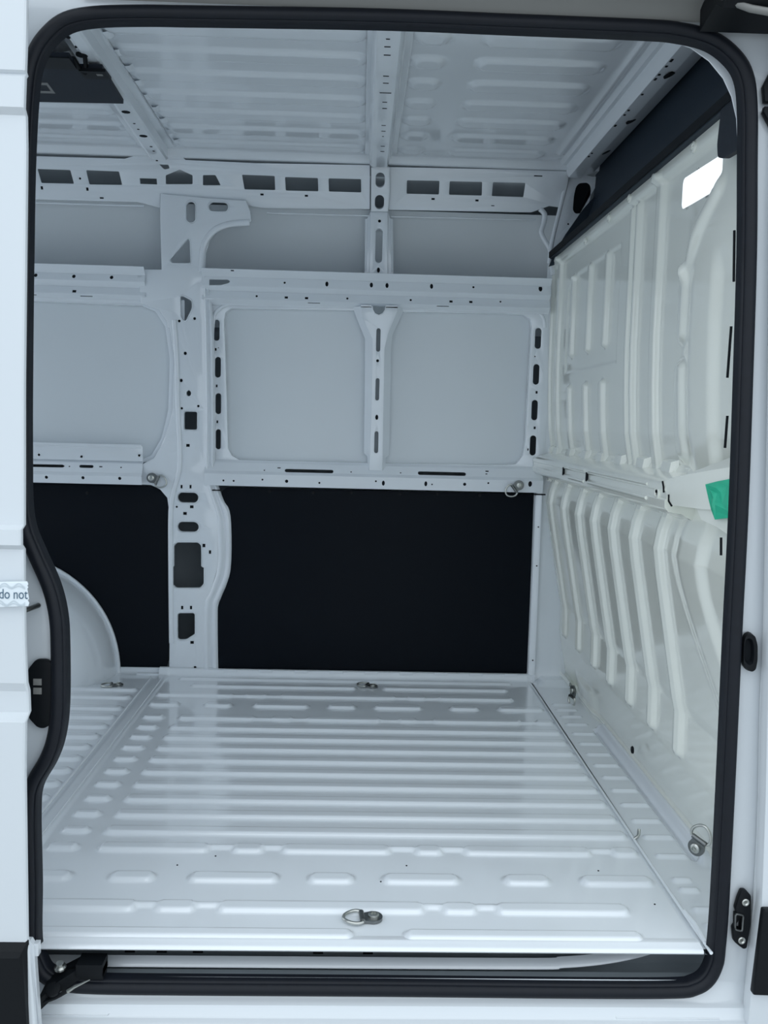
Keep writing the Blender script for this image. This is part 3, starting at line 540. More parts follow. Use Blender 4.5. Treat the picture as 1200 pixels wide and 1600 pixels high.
for a, b, w_ in D['bowc_h']: slot_shades([(a, b)], 1.885, [w_ * .0019])
sec0 = [(-.79, 1.932), (-.765, 1.926), (-.745, 1.890), (-.735, 1.885), (-.695, 1.885), (-.688, 1.890), (-.690, 1.926), (-.668, 1.930), (-.666, 1.934)]
b0 = MB(); L = len(sec0)
for y, dl, dr in ((.05, .035, .012), (.65, .022, .006), (1.70, -.016, -.008)):
    b0.v += [(x + (dl if x < -.72 else dr), y, z) for x, z in sec0]
for i in range(2):
    b0.f += [(i * L + k, i * L + k + 1, (i + 1) * L + k + 1, (i + 1) * L + k) for k in range(L - 1)]
b0.build('roof_bow', PAINT, ce, 25)
for k in range(9): MB().sweep([(-.664, 1.935), (-.660, 1.928), (-.648, 1.930), (-.640, 1.936)], .76 + .107 * k, .80 + .107 * k, 1).build('bow_tab', PAINT, ce, 40)
bh = D['bowl_h']
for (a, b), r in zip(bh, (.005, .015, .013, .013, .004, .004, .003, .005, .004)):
    MB().lathe([(r, -.0008), (r, .004)], (a, b, 1.885), (0, 0, 1), 10).build('slot_shade', HOLE, ce)
bow('roof_bow', [(.70, 1.938), (.715, 1.925), (.728, 1.925), (.736, 1.895), (.742, 1.887), (.778, 1.885), (.783, 1.886), (.832, 1.908), (.85, 1.93)], .09, 1.76)
for (a, b), w_ in zip(D['bowr_h'], (.012, .006, .010, .006, .006, .010, .006, .006, .008, .006)): slot_shades([(max(a, .748), b)], 1.8855, [.006], w_ * 1.3)
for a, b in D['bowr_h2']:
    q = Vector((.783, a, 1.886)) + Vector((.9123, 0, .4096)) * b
    MB().lathe([(.015, -.001), (.015, .004)], q, (-.4096, 0, .9123), 12).build('slot_shade', HOLE, ce)
# ------------------------------------------------------------------ bulkhead (pressed partition behind the cab)
LOWY = [1.72, 1.51, 1.295, 1.105, .905, .706, .507]
ZK = [0, .03, .17, .20, .255, .305, .335, .64, .70, .745, .80, .89, .97, 1.08, 1.2, 1.60, 1.66]
XK = [.842, .826, .800, .797, .796, .795, .787, .730, .721, .728, .745, .745, .731, .724, .72, .72, .722]
SHORTY = [1.505, 1.287, 1.085]
win = D['bh_win']
def wsdf(y, z):
    cy, cz = .372, 1.508; u = y - cy; v = (z - cz) - .04 * u
    qx = np.abs(u) - .113 + .014; qz = np.abs(v) - .034 + .014
    return np.hypot(np.maximum(qx, 0), np.maximum(qz, 0)) + np.minimum(np.maximum(qx, qz), 0) - .014
def bulk(y, z):
    x = np.interp(z, ZK, XK); k = np.ones(5) / 5
    r = np.zeros_like(x)
    for yc in LOWY: r = np.maximum(r, bead(z, y, .185, .825, yc, .032, .016) + .25 * bead(z, y, .20, .80, yc, .012, .008))
    for yc in (1.84, 1.70, .615): r = np.maximum(r, bead(z, y, .86, 1.60, yc, .031, .016))
    for yc in (.835, .785): r = np.maximum(r, bead(z, y, .86, 1.57, yc, .020, .012))
    for yc in SHORTY: r = np.maximum(r, np.maximum(bead(z, y, 1.215, 1.50, yc, .025, .014), bead(z, y, .86, 1.13, yc, .028, .016)))
    x = x - .013 * r
    pd = np.maximum(np.maximum(.955 - y, y - 1.60), np.maximum(1.165 - .0 * y - z, z - (1.50 - .25 * np.maximum(y - 1.45, 0))))
    x = x + .005 * S(-pd / .012) * 1.0
    # broad facet beside the door pillar
    e = .44 - .28 * S((.72 - z) / .55) - .02 * S((1.0 - z) / .1) * S((z - .75) / .1)
    x = x - .016 * S((e - y) / .11) * S((1.50 - z) / .12)
    e2 = .25 - .18 * S((.70 - z) / .4)
    x = x + .012 * S((e2 - y) / .05) * S((1.36 - z) / .08)
    x = x - .014 * np.maximum(bead(z, y, .90, 1.145, .425, .05, .035), bead(z, y, 1.165, 1.36, .42, .045, .035))
    t_ = np.clip(((y - .40) * -.14 + (z - 1.33) * .14) / .0392, 0, 1); d_ = np.hypot(y - .40 + .14 * t_, z - 1.33 - .14 * t_)
    x = x - .012 * S((.035 - d_) / .03)
    x = x - .016 * S((z - 1.565) / .012) 
    x = x - .010 * S((.10 - z) / .03) * S((y - 1.30) / .10) * S((1.64 - y) / .10) - .012 * S((.026 - z) / .01)
    return x, y, z
def bsnap(y, z):
    h = .0005; d = wsdf(y, z); gy = (wsdf(y + h, z) - d) / h; gz = (wsdf(y, z + h) - d) / h
    near = np.abs(d) < .0034
    return np.where(near, y - d * gy, y), np.where(near, z - d * gz, z)
wr = grid('wall_right', np.arange(.082, 1.835, .0046), np.arange(-.01, 1.615, .0050), bulk, BULK, None, lambda y, z: wsdf(y, z) > .0, bsnap); struct(wr)
# crossrail, its collars, gusset
MB().sweep([(.745, .905), (.735, .885), (.690, .874), (.672, .868), (.664, .860), (.663, .850), (.667, .846), (.667, .832), (.663, .828), (.664, .812), (.672, .804), (.70, .80), (.745, .775)], .325, 1.815, 1, True).build('cross_rail', BULK, wr, 40)
def frus(y, w0, w1, z0, z1, x0, x1, k=.006):
    A = [(x0, y - w0, z0), (x0, y + w0, z0), (x0, y + w0, z1), (x0, y - w0, z1)]; B = [(x1, y - w1, z0 + k), (x1, y + w1, z0 + k), (x1 + .006, y + w1, z1 - k), (x1 + .006, y - w1, z1 - k)]
    m_ = MB().band(A, B); m_.f.append((4, 5, 6, 7)); m_.build('rail_collar', BULK, wr)
for yc in LOWY + [1.83]:
    frus(yc, .040, .030, .860, .912, .742, .720); frus(yc, .034, .027, .770, .800, .748, .722)
for yc in LOWY: frus(yc - .10, .022, .012, .862, .900, .745, .732); frus(yc - .10, .012, .008, .778, .800, .748, .738)
for a, b in ((.45, .98), (1.03, 1.22)):
    MB().tube([(.664, a, .824), (.664, b, .824)], .005, 8).build('rail_bead', BULK, wr, 60)
    MB().tube([(.665, a, .856), (.665, b, .856)], .004, 8).build('rail_bead', BULK, wr, 60)
for y in (1.0, 1.30): MB().box((.6615, y - .008, .826), (.668, y + .004, .852)).build('rail_slot_shade', HOLE, wr)
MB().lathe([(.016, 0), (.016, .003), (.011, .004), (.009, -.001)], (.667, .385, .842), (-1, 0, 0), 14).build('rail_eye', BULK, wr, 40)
MB().lathe([(.0035, 0), (.0035, .0045)], (.667, .385, .844), (-1, 0, 0), 8).build('rail_slot_shade', HOLE, wr)
gs = D['guss']; GU = Vector((.14, -.9902, 0))
def gp(p, n=0): return Vector((.668, .30, 0)) + GU * p[0] + Vector((0, 0, p[1])) + Vector((-.9902, -.14, 0)) * n
MB().prism([gp(p) for p in gs], (.06, .008, 0)).build('gusset', BULK, wr)
gt = D['guss_top']
MB().band([gp(gs[2]), gp(gs[3])], [gp(gt[0], -.045) + Vector((0, 0, .012)), gp(gt[1], -.03)], False).build('gusset_flange', BULK, wr)
MB().prism([gp(p, -.008) for p in D['guss_skirt']], (.012, .001, 0)).build('gusset_skirt', BULK, wr)
MB().tube([gp(gs[0], .001), gp((gs[0][0] + .006, gs[0][1] - .012), .001), gp((gs[0][0] + .008, gs[0][1] - .024), .001)], .0022, 6).build('joint_slit_shade', HOLE, wr)
MB().tube([gp((gs[6][0] - .004, gs[6][1] + .022), .001), gp((gs[6][0] - .002, gs[6][1] + .008), .001), gp((gs[6][0] + .012, gs[6][1] - .001), .001)], .0022, 6).build('joint_slit_shade', HOLE, wr)
for y, z in D['bh_rivets']: MB().lathe([(.013, 0), (.012, .004), (.008, .005), (.007, .003), (.003, .003), (.002, .006)], (.704, y, z - .006), (-1, 0, 0), 12).build('rivet', BULK, wr, 40)
bs = D['bh_slits']
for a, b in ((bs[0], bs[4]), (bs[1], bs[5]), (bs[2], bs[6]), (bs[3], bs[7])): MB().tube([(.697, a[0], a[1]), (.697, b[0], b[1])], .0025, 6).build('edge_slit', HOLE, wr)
hy, hz = D['bh_hole'][0]; MB().lathe([(.011, 0), (.010, .004)], (.797, hy, hz), (-1, 0, 0), 9).build('hole_shade_disc', HOLE, wr)  # black disc drawn as the dark of an open hole
MB().prism([(.697, 1.83, -.01), (.697, 1.83, 1.58), (.78, 1.86, 1.60), (.90, 1.86, -.01)], (0, .01, 0)).build('partition_flange', BULK, wr)
MB().sweep([(.83, .0), (.815, .010), (.80, .024), (.80, .04)], 1.64, 1.80, 1).build('partition_foot', BULK, wr, 40)
# ------------------------------------------------------------------ near side wall: body side with the doorway
dv = D['dp_V']; seal = D['seal']
VD = Vector(dv)
def dp(p, n=0): v = VD * p[1]; return Vector((p[0], v.y - n, v.z))
sp2 = [(p.x, p.y) for p in smoothpath([(a, b, 0) for a, b in seal], 5, True)]
wn = sheet('wall_near', [(-2.62, -.12), (.86, -.12), (.86, 1.96), (-2.62, 1.96)], [], (0, .004, 0), dv, .004, OUTER)
struct(wn)
_c = PEND[wn.name][1][0][0].data; _s = _c.splines.new('POLY'); _s.points.add(len(sp2) - 1)
for q, p in zip(_s.points, sp2): q.co = (p[0], p[1], 0, 1)
_s.use_cyclic_u = True
MB().tube(smoothpath([dp(p, .004) for p in D['pridge']], 4), .007, 10).build('pillar_ridge', OUTER, wn, 60)
# inner shell of the wall beside the doorway (closes the body to the rear)
MB().box((-2.62, .06, -.02), (-.80, .09, 1.95)).build('inner_side_panel', PAINT, wn)
sheet('inner_flange', D['inner_fl'], [], (0, .035, 0), dv, .003, PAINT, wn)
# outer sill
MB().sweep([(.002, -.06), (-.006, -.094), (-.012, -.098), (-.020, -.101), (-.026, -.118), (-.03, -.121), (-.046, -.123), (-.05, -.128), (-.05, -.150), (-.046, -.154), (-.03, -.158), (-.03, -.30), (.0, -.62)], -.62, .76).build('sill', OUTER, wn, 50)
MB().tube([(-.45, -.014, -.101), (-.43, -.020, -.1095), (-.44, -.026, -.1185), (-.56, -.027, -.1185)], .0015, 6).build('sill_joint', OUTER, wn, 60)
MB().tube([(.50, -.014, -.101), (.505, -.026, -.1185), (.70, -.027, -.1185)], .0015, 6).build('sill_joint', OUTER, wn, 60)
# step well and curved roller track below the floor
MB().sweep([(.116, -.012), (.116, -.098), (.10, -.104), (.055, -.104), (.050, -.076), (.0, -.080)], -1.0, .80).build('step_well', GALV, wn, 30)
MB().sweep([(.004, -.010), (.02, -.012), (.045, -.014), (.12, -.018)], -1.0, .80).build('step_roof', GALV, wn, 30)
tr = [(-.62, -.002), (.30, -.002), (.42, .004), (.50, .016), (.57, .036), (.63, .062), (.68, .088)]
sm = smoothpath([(a, b, 0) for a, b in tr], 6)
t_ = MB(); n_ = len(sm)
for dz, dy in ((-.0595, .070), (-.062, .060), (-.0655, .052), (-.071, .050), (-.074, .056), (-.076, .09)): t_.v += [(p.x, min(p.y + dy, .114), dz) for p in sm]
for r_ in range(5): t_.f += [(r_ * n_ + i, r_ * n_ + i + 1, (r_ + 1) * n_ + i + 1, (r_ + 1) * n_ + i) for i in range(n_ - 1)]
t_.build('roller_track', PAINT, wn, 50)
for x in (-.435, -.372, -.30, -.06, .04): MB().box((x - .010, .114, -.083), (x + .010, .117, -.079)).build('drain_slot', HOLE, wn)
# gutter and dark upper track above the doorway
MB().sweep([(.06, 1.70), (.045, 1.712), (.03, 1.72), (.0, 1.728), (-.03, 1.728), (-.034, 1.74), (-.02, 1.80)], -.50, .62).build('gutter', GREYP, wn, 50)
# rear closing wall
lw = sheet('wall_left', [(-.02, -.05), (1.97, -.05), (1.97, 1.97), (-.02, 1.97)], [[(.17, .0), (1.73, .0), (1.73, 1.80), (.17, 1.80)]], (-2.62, 0, 0), VZ, .05, PAINT, None, U=(0, 1, 0), rh=.1); struct(lw)
# wheel arch
A = MB(); NS, NT = 10, 22; cx0, R0 = -1.36, .455
for i in range(NS):
    t = i / (NS - 1) * math.pi / 2; y = 1.825 - .29 * math.sin(t); r = R0 * (math.cos(t) ** .45 if i < NS - 1 else .30) if i else R0
    for k in range(NT):
        a = math.pi * k / (NT - 1); A.v.append((cx0 + r * math.cos(a), y, -.005 + 1.0 * r * math.sin(a) ** .92))
for i in range(NS - 1): A.f += [(i * NT + k, i * NT + k + 1, (i + 1) * NT + k + 1, (i + 1) * NT + k) for k in range(NT - 1)]
A.f.append(tuple((NS - 1) * NT + k for k in range(NT)))
A.build('wheel_arch', PAINT, floor, 50)
MB().tube([(cx0 + (R0 + .002) * math.cos(math.pi * k / 40), 1.795, (R0 + .002) * math.sin(math.pi * k / 40) ** .92 - .004) for k in range(41)], .008, 8).build('arch_rim', PAINT, floor, 60)

# ================================================================== THINGS
# lining boards
for key, lab in (('lin_l', 'black hardboard lining behind the wheel arch, left of the holed pillar'), ('lin_r', 'large black hardboard lining between the holed pillar and the ribbed partition')):
    P = [list(p) for p in D[key]]
    if key == 'lin_l': P[0][0] = P[-1][0] = -2.55
    o = thing('lining_board', lab, 'panel', (P[0][0] * .5 + P[4][0] * .5, 1.81, 0), 'black lining boards on the far wall')
    brd = sheet('board', rounded(P, .012), [], (0, 1.808, 0), VZ, .006, BOARD, o, bevel=.001)
    if key == 'lin_r':
        for a, b in D['lin_screws']: MB().lathe([(.006, 0), (.005, .002), (.002, .0025)], (a, 1.808, b), (0, -1, 0), 10).build('screw', PLASTIC, brd, 40)
    else:
        MB().lathe([(.006, 0), (.005, .002), (.002, .0025)], (-1.02, 1.808, .69), (0, -1, 0), 10).build('screw', PLASTIC, brd, 40)
# tie-down eyes
def tie_parts(root):
    """plate in local XY, ring towards -X, normal +Z"""
    a = [math.radians(-115 + 230 * i / 16) for i in range(17)]
    pts = [(.019 * math.cos(t), .019 * math.sin(t), 0) for t in a] + [(-.020, .014, 0), (-.020, -.014, 0)]
    pl_ = MB().prism(pts, (0, 0, .006)); pl_ = pl_.build('plate', STEEL, root, 30, False)
    MB().tube([(-.022, -.017, .006), (-.022, .017, .006)], .0055, 10).build('hinge_sleeve', STEEL, pl_, 50, False)
    MB().lathe([(.011, .006), (.011, .010), (.009, .0115), (.0055, .012), (.005, .0095), (.0025, .0095), (.002, .012)], (.001, 0, 0), (0, 0, 1), 14).build('bolt', ZINC, pl_, 40, False)
    rp = [(-.022, .019), (-.030, .023), (-.042, .021), (-.054, .012), (-.059, 0), (-.054, -.012), (-.042, -.021), (-.030, -.023), (-.022, -.019)]
    MB().tube(smoothpath([(x, y, .006) for x, y in rp], 3), .0034, 8).build('ring', ZINC, root, 60, False)
tf = D['tie_f']; tw = D['tie_w']; tb = D['tie_b']
RX = Matrix.Rotation
ties = [((tf[0][0], tf[0][1], .001), (0, 0, .10), 'zinc tie-down ring bolted to the floor by the sill edge'),
        ((tf[1][0], tf[1][1], .001), (0, 0, -.35), 'zinc tie-down ring on the floor in front of the large black lining'),
        ((tf[2][0] + .01, tf[2][1], .008), (0, 0, .25), 'zinc tie-down ring on the floor beside the wheel arch'),
        ((tw[0][0], 1.790, tw[0][1]), (math.pi / 2, 0, 2.75), 'small tie-down ring on the far wall above the left black lining corner'),
        ((tw[2][0] + .003, 1.770, tw[2][1]), (math.pi / 2, 0, .65), 'small tie-down ring on the far wall beside the ribbed partition'),
        ((.786, tb[0][0], .045), (math.pi / 2, -math.pi / 2, math.pi / 2), 'tie-down ring low on the ribbed partition, the one near the far wall'),
        ((.780, tb[1][0] - .005, .048), (math.pi / 2, -math.pi / 2, -1.9), 'tie-down ring low on the ribbed partition, the one near the door seal')]
root0 = thing('tie_down_ring', ties[0][2], 'ring', ties[0][0], 'tie-down rings'); tie_parts(root0); root0.rotation_euler = ties[0][1]
def orient(o, loc, rot, i):
    if i in (3, 4): R = Matrix(((1, 0, 0), (0, 0, -1), (0, 1, 0))) @ Matrix.Rotation(rot[2], 3, 'Z')
    elif i >= 5: R = Matrix.Rotation(.75 if i == 6 else .25, 3, 'Z') @ Matrix(((0, 0, -1), (-1, 0, 0), (0, 1, 0))) @ Matrix.Rotation(rot[2], 3, 'Z')
    else: R = Matrix.Rotation(rot[2], 3, 'Z')
    o.location = loc; o.rotation_euler = R.to_euler()
for i, (loc, rot, lab) in enumerate(ties):
    if i == 0: r = root0
    else:
        r = root0.copy(); COL.objects.link(r); r['label'] = lab
        for ch in list(root0.children):
            c = ch.copy(); COL.objects.link(c); c.parent = r
            for sub in list(ch.children):
                d = sub.copy(); COL.objects.link(d); d.parent = c
    orient(r, loc, rot, i)
# door weatherstrip
ds = thing('door_seal', 'black rubber weatherstrip running all round the open doorway', 'seal', (.06, -.005, -.08))
def sweep_loop(path, prof):
    n = len(path); v = []; f = []; k = len(prof)
    for i in range(n):
        t = Vector(path[(i + 1) % n]) - Vector(path[i - 1]); t.normalize(); nrm = Vector((t.y, -t.x)); p = Vector(path[i])
        for a, b in prof: v.append(dp(p - nrm * a, b))
    for i in range(n):
        for j in range(k): f.append((i * k + j, i * k + (j + 1) % k, ((i + 1) % n) * k + (j + 1) % k, ((i + 1) % n) * k + j))
    return v, f
bulb = [(.0015 + .0115 * math.cos(t), .006 + .0095 * math.sin(t)) for t in (2 * math.pi * i / 14 for i in range(14))]
lip = [(-.0145, .0), (-.0135, .005), (-.0115, .007), (-.009, .007), (-.007, .0), (-.010, -.012), (-.017, -.012)]
v, f = sweep_loop(sp2, bulb); mesh('bulb', v, f, RUBBER, ds, 60)
v, f = sweep_loop(sp2, lip); mesh('carrier', v, f, RUBBER, ds, 45)
# overhead navy trim above the partition
ht = thing('header_trim', 'dark navy trim along the top of the ribbed partition under the roof', 'trim', (.75, 1.0, 1.60))
MB().sweep([(.690, 1.600), (.690, 1.626), (.70, 1.634), (.75, 1.672), (.80, 1.722), (.81, 1.728), (.82, 1.745), (.845, 1.82), (.850, 1.93), (.862, 1.93), (.857, 1.82), (.83, 1.74), (.81, 1.715), (.76, 1.66), (.72, 1.620), (.72, 1.598)], .09, 1.80, 1, True).build('trim_moulding', TRIM, ht, 30)
MB().tube([(.800, .1, 1.718), (.800, 1.4, 1.718)], .005, 8).build('trim_bead', TRIM, ht, 60)
MB().box((.686, .09, 1.603), (.692, 1.80, 1.624)).build('trim_lip', HOLE, ht)
MB().prism([(.688, a, b) for a, b in rounded(D['flap'], .008)], (.012, 0, 0)).build('end_flap', TRIM2, ht)
MB().prism([(a, 1.77, b) for a, b in D['trim_end']], (0, .012, 0)).build('end_piece', TRIM, ht)
MB().lathe([(.03, 0), (.028, .012), (.02, .016)], (.70, .135, 1.66), (-1, 0, 0), 14).build('trim_plug', PLASTIC, ht, 40)
# charcoal board under the roof, left
cp = D['ceilpan']
cb = thing('roof_board', 'charcoal board with a pale printed frame under the roof, left of the roof bow', 'board', (-.85, .9, 1.866))
o_ = [(-1.30, .755)] + [tuple(p) for p in cp[1:5]] + [(-1.30, 1.11)]
MB().prism([(a, b, 1.866) for a, b in o_], (0, 0, .012)).build('board', TRIM2, cb)
MB().prism([(a, b, 1.864) for a, b in [(-1.30, .755), cp[1], (cp[2][0], cp[2][1] + .004), (-1.30, .83)]], (0, 0, .004)).build('fold', PLASTIC, cb)
MB().box((-.740, .83, 1.859), (-.672, .885, 1.867)).build('clip_block', PLASTIC, cb); MB().box((-.700, .845, 1.8575), (-.685, .855, 1.860)).build('clip_mark', GREYP, cb)
lg = [Vector(p) for p in D['ceilpan_logo']]
fr = MB()
q = [Vector((-.925, lg[0].y)), lg[1], lg[2], Vector((-.905, lg[2].y))]; c_ = sum(q, Vector((0, 0))) / 4; qi = [c_ + Vector(((p - c_).x * .72, (p - c_).y * .55)) for p in q]
fr.band([(p.x, p.y, 1.8653) for p in q], [(p.x, p.y, 1.8653) for p in qi]).build('printed_frame', GREYP, cb)
# cable in the bow
cb2 = tag(MB().tube(smoothpath([(-.716, .80, 1.895), (-.722, .83, 1.872), (-.728, .85, 1.862), (-.738, .835, 1.866), (-.745, .80, 1.88)], 4), .006, 8).build('cable', PLASTIC, None, 60), 'short black cable looping out of a hole in the left roof bow', 'cable')
# green tape
tg = [gp(p, .0015) for p in D['tape_g']]
tp = MB(); cen = sum(tg, Vector((0, 0, 0))) / len(tg) + Vector((-.002, 0, 0))
ring0 = [Vector(p) for p in tg]; ring1 = [cen + (p - cen) * .62 + Vector((-.003 * (i % 2), 0, 0)) for i, p in enumerate(ring0)]; ring2 = [cen + (p - cen) * .3 + Vector((-.002 * ((i + 1) % 2), 0, 0)) for i, p in enumerate(ring0)]
tp.band(ring0, ring1).band(ring1, ring2); n0 = len(tp.v); tp.f.append(tuple(n0 - len(ring2) + i for i in range(len(ring2))))
gt_ = tp.build('green_tape', GREEN); tag(gt_, 'crumpled patch of green tape on the partition gusset', 'tape')
# charged contact plate, striker pin
cpth = thing('contact_plate', 'black plate with two grey contacts on the rear door pillar', 'plate', tuple(dp(D['plate_c'][0])))
sheet('backplate', rounded(D['plate_c'], .006), [], tuple(dp((0, 0), .006)), dv, .008, PLASTIC, cpth)
cpp = cpth.children[0]
for a, b in D['plate_c_sq']:
    sheet('contact', [(a - .0075, b - .006), (a + .0075, b - .006), (a + .0075, b + .006), (a - .0075, b + .006)], [], tuple(dp((0, 0), .008)), dv, .004, GREYP, cpp)
p0, p1 = D['pin']
pin = thing('striker_pin', 'steel striker pin on the rear door pillar under the printed tape', 'pin', tuple(dp(p1)))
MB().tube([dp(p1, -.002), dp((p1[0] * .4 + p0[0] * .6, p1[1] * .4 + p0[1] * .6), .035)], .0045, 10).build('rod', STEEL, pin, 50)
MB().tube([dp((p1[0] * .4 + p0[0] * .6, p1[1] * .4 + p0[1] * .6), .035), dp(p0, .045)], .0065, 10).build('tip', PLASTIC, pin, 50)
# black locating cup
cup = thing('locating_cup', 'black oval locating cup on the front door pillar', 'cup', tuple(dp(D['cup'][5])))
P = [Vector(p) for p in rounded(D['cup'], .006)]; c_ = sum(P, Vector((0, 0))) / len(P)
A_ = [dp(p, .001) for p in P]; B_ = [dp(c_ + (p - c_) * .95, .012) for p in P]; C_ = [dp(c_ + (p - c_) * .68 + Vector((-.003, .002)), .012) for p in P]; E_ = [dp(c_ + (p - c_) * .55 + Vector((-.003, .002)), .002) for p in P]
mb = MB().band(A_, B_).band(B_, C_); mb.build('collar', PLASTIC, cup, 40)
mb = MB().band(C_, E_); mb.f.append(tuple(len(mb.v) - len(P) + i for i in range(len(P)))); mb.build('socket', HOLE, cup, 40)
# door lock striker bracket
stb = thing('lock_striker', 'black lock striker bracket with two screws on the front door pillar foot', 'striker', tuple(dp(D['striker'][4])))
wv = D['striker_w']; brk = sheet('bracket', rounded(D['striker'], .004), [wv], tuple(dp((0, 0), .012)), dv, .012, PLASTIC, stb, bevel=.002)
MB().tube([dp(p, .013) for p in rounded(wv, .004)], .0022, 6, True).build('latch_loop', STEEL, brk, 60)
for a, b in D['striker_s']: MB().lathe([(.007, 0), (.007, .003), (.005, .004), (.003, .002)], dp((a, b), .012), (0, -1, .04), 12).build('screw', ZINC, brk, 40)
# hinge block at the upper right
hb = thing('hinged_bracket', 'black hinge block at the upper right beside the front door', 'hinge', tuple(dp(D['hinge'][3])))
h_ = D['hinge']
sheet('upper_leaf', h_[:5], [], tuple(dp((0, 0), .014)), dv, .013, PLASTIC, hb, bevel=.002)
sheet('lower_leaf', h_[5:], [], tuple(dp((0, 0), .014)), dv, .013, PLASTIC, hb, bevel=.002)
# sliding door, slid open to the rear
sd = thing('sliding_door', 'white sliding door slid open, at the left side of the doorway', 'door', (-.75, -.10, -.10))
zz = D['sdoor_z']; ed = D['sdoor_edge']
off = [0, 0, -.006, 0, 0, -.010, -.010, .004, .004, -.008, -.008, -.016, -.016, .004, .006]
pr = []
for z, o_ in sorted(zip(zz, off)): pr.append((z, o_))
ez = sorted([(b, a) for a, b in ed]); ezz = [e[0] for e in ez]; exx = [e[1] for e in ez]
zs = sorted(set([round(p[0], 4) for p in pr] + [round(float(t), 4) for t in np.linspace(-.13, 1.7, 60)]))
V_ = []; F_ = []
for z in zs:
    o_ = float(np.interp(z, [p[0] for p in pr], [p[1] for p in pr])); xe = 1.004 * float(np.interp(z, ezz, exx)); y = -.10 + .04 * z - o_
    V_ += [(-1.25, y, z), (xe - .004, y, z), (xe - .001, y + .002, z), (xe, y + .005, z), (xe, y + .010, z), (xe - .02, y + .012, z), (-1.25, y + .04, z)]
for i in range(len(zs) - 1):
    for k in range(6): F_.append((i * 7 + k, i * 7 + k + 1, (i + 1) * 7 + k + 1, (i + 1) * 7 + k))
mesh('door_panel', V_, F_, OUTER, sd, 25)
sm_ = D['smould']
zt_ = sm_[1][1]
mo = MB()
for y, dz, dx in ((-.100, 0, 0), (-.116, -.012, -.006), (-.120, -.022, -.010), (-.118, -.20, .003), (-.10, -.20, .006)): mo.v += [(-1.25, y, zt_ + dz), (sm_[1][0] + dx + .0 - (.0 if dz > -.1 else -.0), y, zt_ + dz)]
for i in range(4): mo.f.append((2 * i, 2 * i + 1, 2 * i + 3, 2 * i + 2))
mo.f.append((1, 3, 5, 7, 9)); mo.build('lower_moulding', PLASTIC, sd)
MB().prism([(sm_[1][0] + .001, -.096, zt_ - .004), (sm_[2][0] + .004, -.096, zt_ - .015), (sm_[3][0] + .004, -.096, zt_ - .22), (sm_[3][0] - .006, -.096, zt_ - .22), (sm_[1][0] - .006, -.096, zt_ - .004)], (0, .012, 0)).build('door_flange', OUTER, sd)
MB().box((sm_[2][0] + .002, -.092, zt_ - .035), (sm_[2][0] + .010, -.08, zt_ - .012)).build('buffer', OUTER, sd)
# printed security tape across the door gap
tt = thing('printed_tape', 'white printed security tape stuck across the edge of the sliding door', 'tape', (D['tape'][1][0], -.09, D['tape'][1][1]))
TO = (0, -.1055, 0)
tst = sheet('tape_strip', D['tape'], [], TO, dv, .0012, LABELM, tt, bevel=.0001)
tx = D['tape_txt']; xz0, xz1 = tx[0], tx[3]
def dpt(p, n=.1064): v = VD * p[1]; return Vector((p[0], v.y - n, v.z))
for k, base in enumerate((.86, .18)):
    z0 = D['tape'][-1][1] + (D['tape'][0][1] - D['tape'][-1][1]) * base
    for j in range(4):
        pts = [dpt((-.64 + .003 * i, z0 + (.0042 - .0006 * j) * math.sin((-.64 + .003 * i) * 2 * math.pi / .024 + k * 2.2) * (1 if j % 2 else .8) - .0016 * j + .003)) for i in range(28)]
        MB().tube(pts, .00022, 4).build('wave_line', INKL, tst)
fc = bpy.data.curves.new('lettering', 'FONT'); fc.body = 'do not'; fc.size = 1.0
fo_ = bpy.data.objects.new('tmp', fc); COL.objects.link(fo_); dg = bpy.context.evaluated_depsgraph_get(); dg.update()
me = bpy.data.meshes.new_from_object(fo_.evaluated_get(dg)); bpy.data.objects.remove(fo_)
xs = [v.co.x for v in me.vertices]; x0, x1 = min(xs), max(xs); ys = [v.co.y for v in me.vertices]; y1 = max(ys)
W_ = tx[2][0] - .0005 - tx[0][0]; H_ = tx[3][1] - tx[0][1]
for v in me.vertices: v.co = dpt((tx[0][0] + (v.co.x - x0) / (x1 - x0) * W_, tx[0][1] + v.co.y / y1 * H_), .1065)
link('lettering', me, tst, INK)
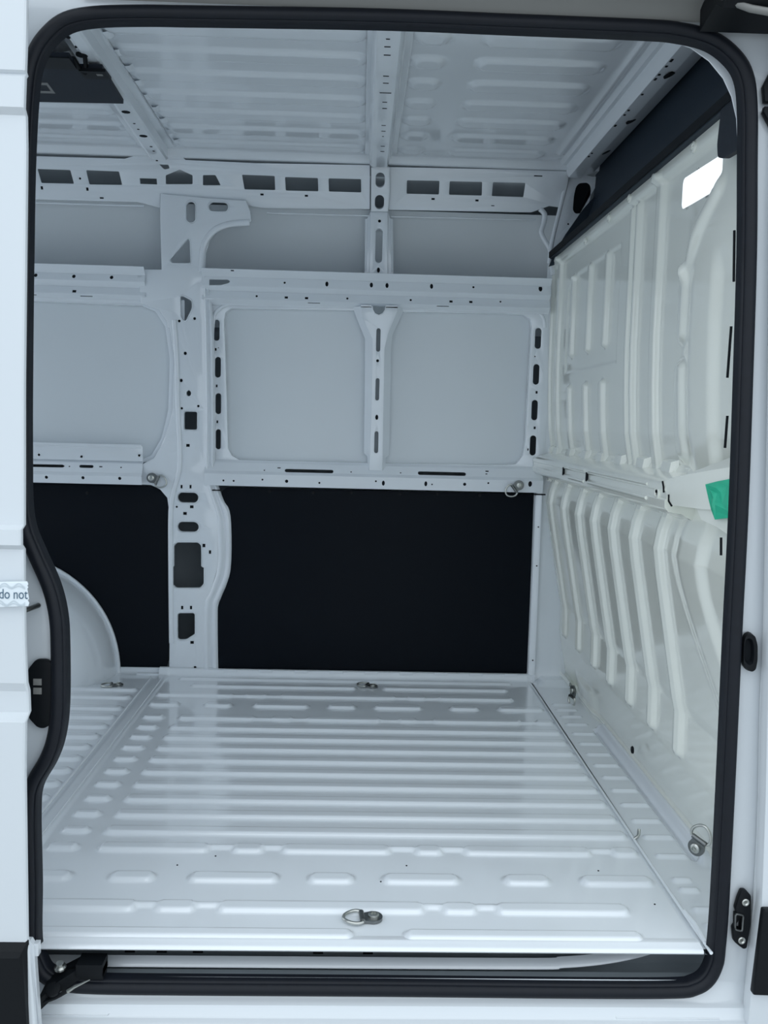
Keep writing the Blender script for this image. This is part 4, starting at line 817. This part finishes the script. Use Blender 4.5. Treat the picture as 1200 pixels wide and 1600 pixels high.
# roller arm under the sliding door
ra = thing('roller_arm', 'black roller arm with a bolt, in the step well corner under the doorway', 'bracket', (-.50, -.03, -.07))
MB().prism([(-.56, -.055, -.075), (-.53, -.03, -.052), (-.495, -.012, -.036), (-.452, -.012, -.036), (-.452, .015, -.036), (-.50, .03, -.036), (-.55, .0, -.05)], (0, 0, -.022)).build('arm', PLASTIC, ra)
MB().box((-.50, -.018, -.050), (-.452, .02, -.026)).build('roller_housing', PLASTIC, ra)
MB().lathe([(.011, 0), (.011, .004), (.007, .006), (.007, .012), (.003, .012)], (-.530, -.012, -.036), (0, -.2, 1), 12).build('bolt', ZINC, ra, 40)
MB().lathe([(.013, 0), (.013, .006), (.005, .007)], (-.535, -.035, -.064), (0, -.6, 1), 12).build('pivot', PLASTIC, ra, 40)
MB().tube([(-.51, -.035, -.066), (-.498, -.034, -.058), (-.470, -.032, -.045)], [.004, .003, .001], 6).build('spring', ZINC, ra, 50)
MB().tube(smoothpath([(-.59, -.05, -.088), (-.56, -.045, -.082), (-.53, -.04, -.074), (-.50, -.03, -.06)], 4), .004, 6).build('cable', PLASTIC, ra, 60)
# front door edge
fd = thing('front_door', 'white front door edge with a black moulding, right of the doorway', 'door', (.80, -.05, -.1))
sheet('door_skin', D['fdoor'], [], tuple(Vector((0, -.04, 0))), dv, .03, OUTER, fd, bevel=.004)
sheet('door_moulding', rounded(D['fmould'], .004), [], (0, -.055, 0), dv, .016, PLASTIC, fd, bevel=.003)
# black box standing in for the dark upper track recess at the top right
uc = thing('upper_track', 'black box standing in for the dark sliding-door track recess at the top right above the doorway', 'track', (.65, -.03, 1.68))
MB().sweep([(.04, 1.676), (-.03, 1.690), (-.06, 1.672), (-.075, 1.68), (-.075, 1.80), (.05, 1.80)], .58, .95, 0, True).build('track_recess_box', PLASTIC, uc)
MB().tube(smoothpath([(.40, -.05, 1.71), (.52, -.055, 1.70), (.58, -.06, 1.69), (.66, -.066, 1.665), (.95, -.066, 1.662)], 4), .006, 8).build('track_bead', GREYP, uc, 60)
hole_shade_parts()
flush()
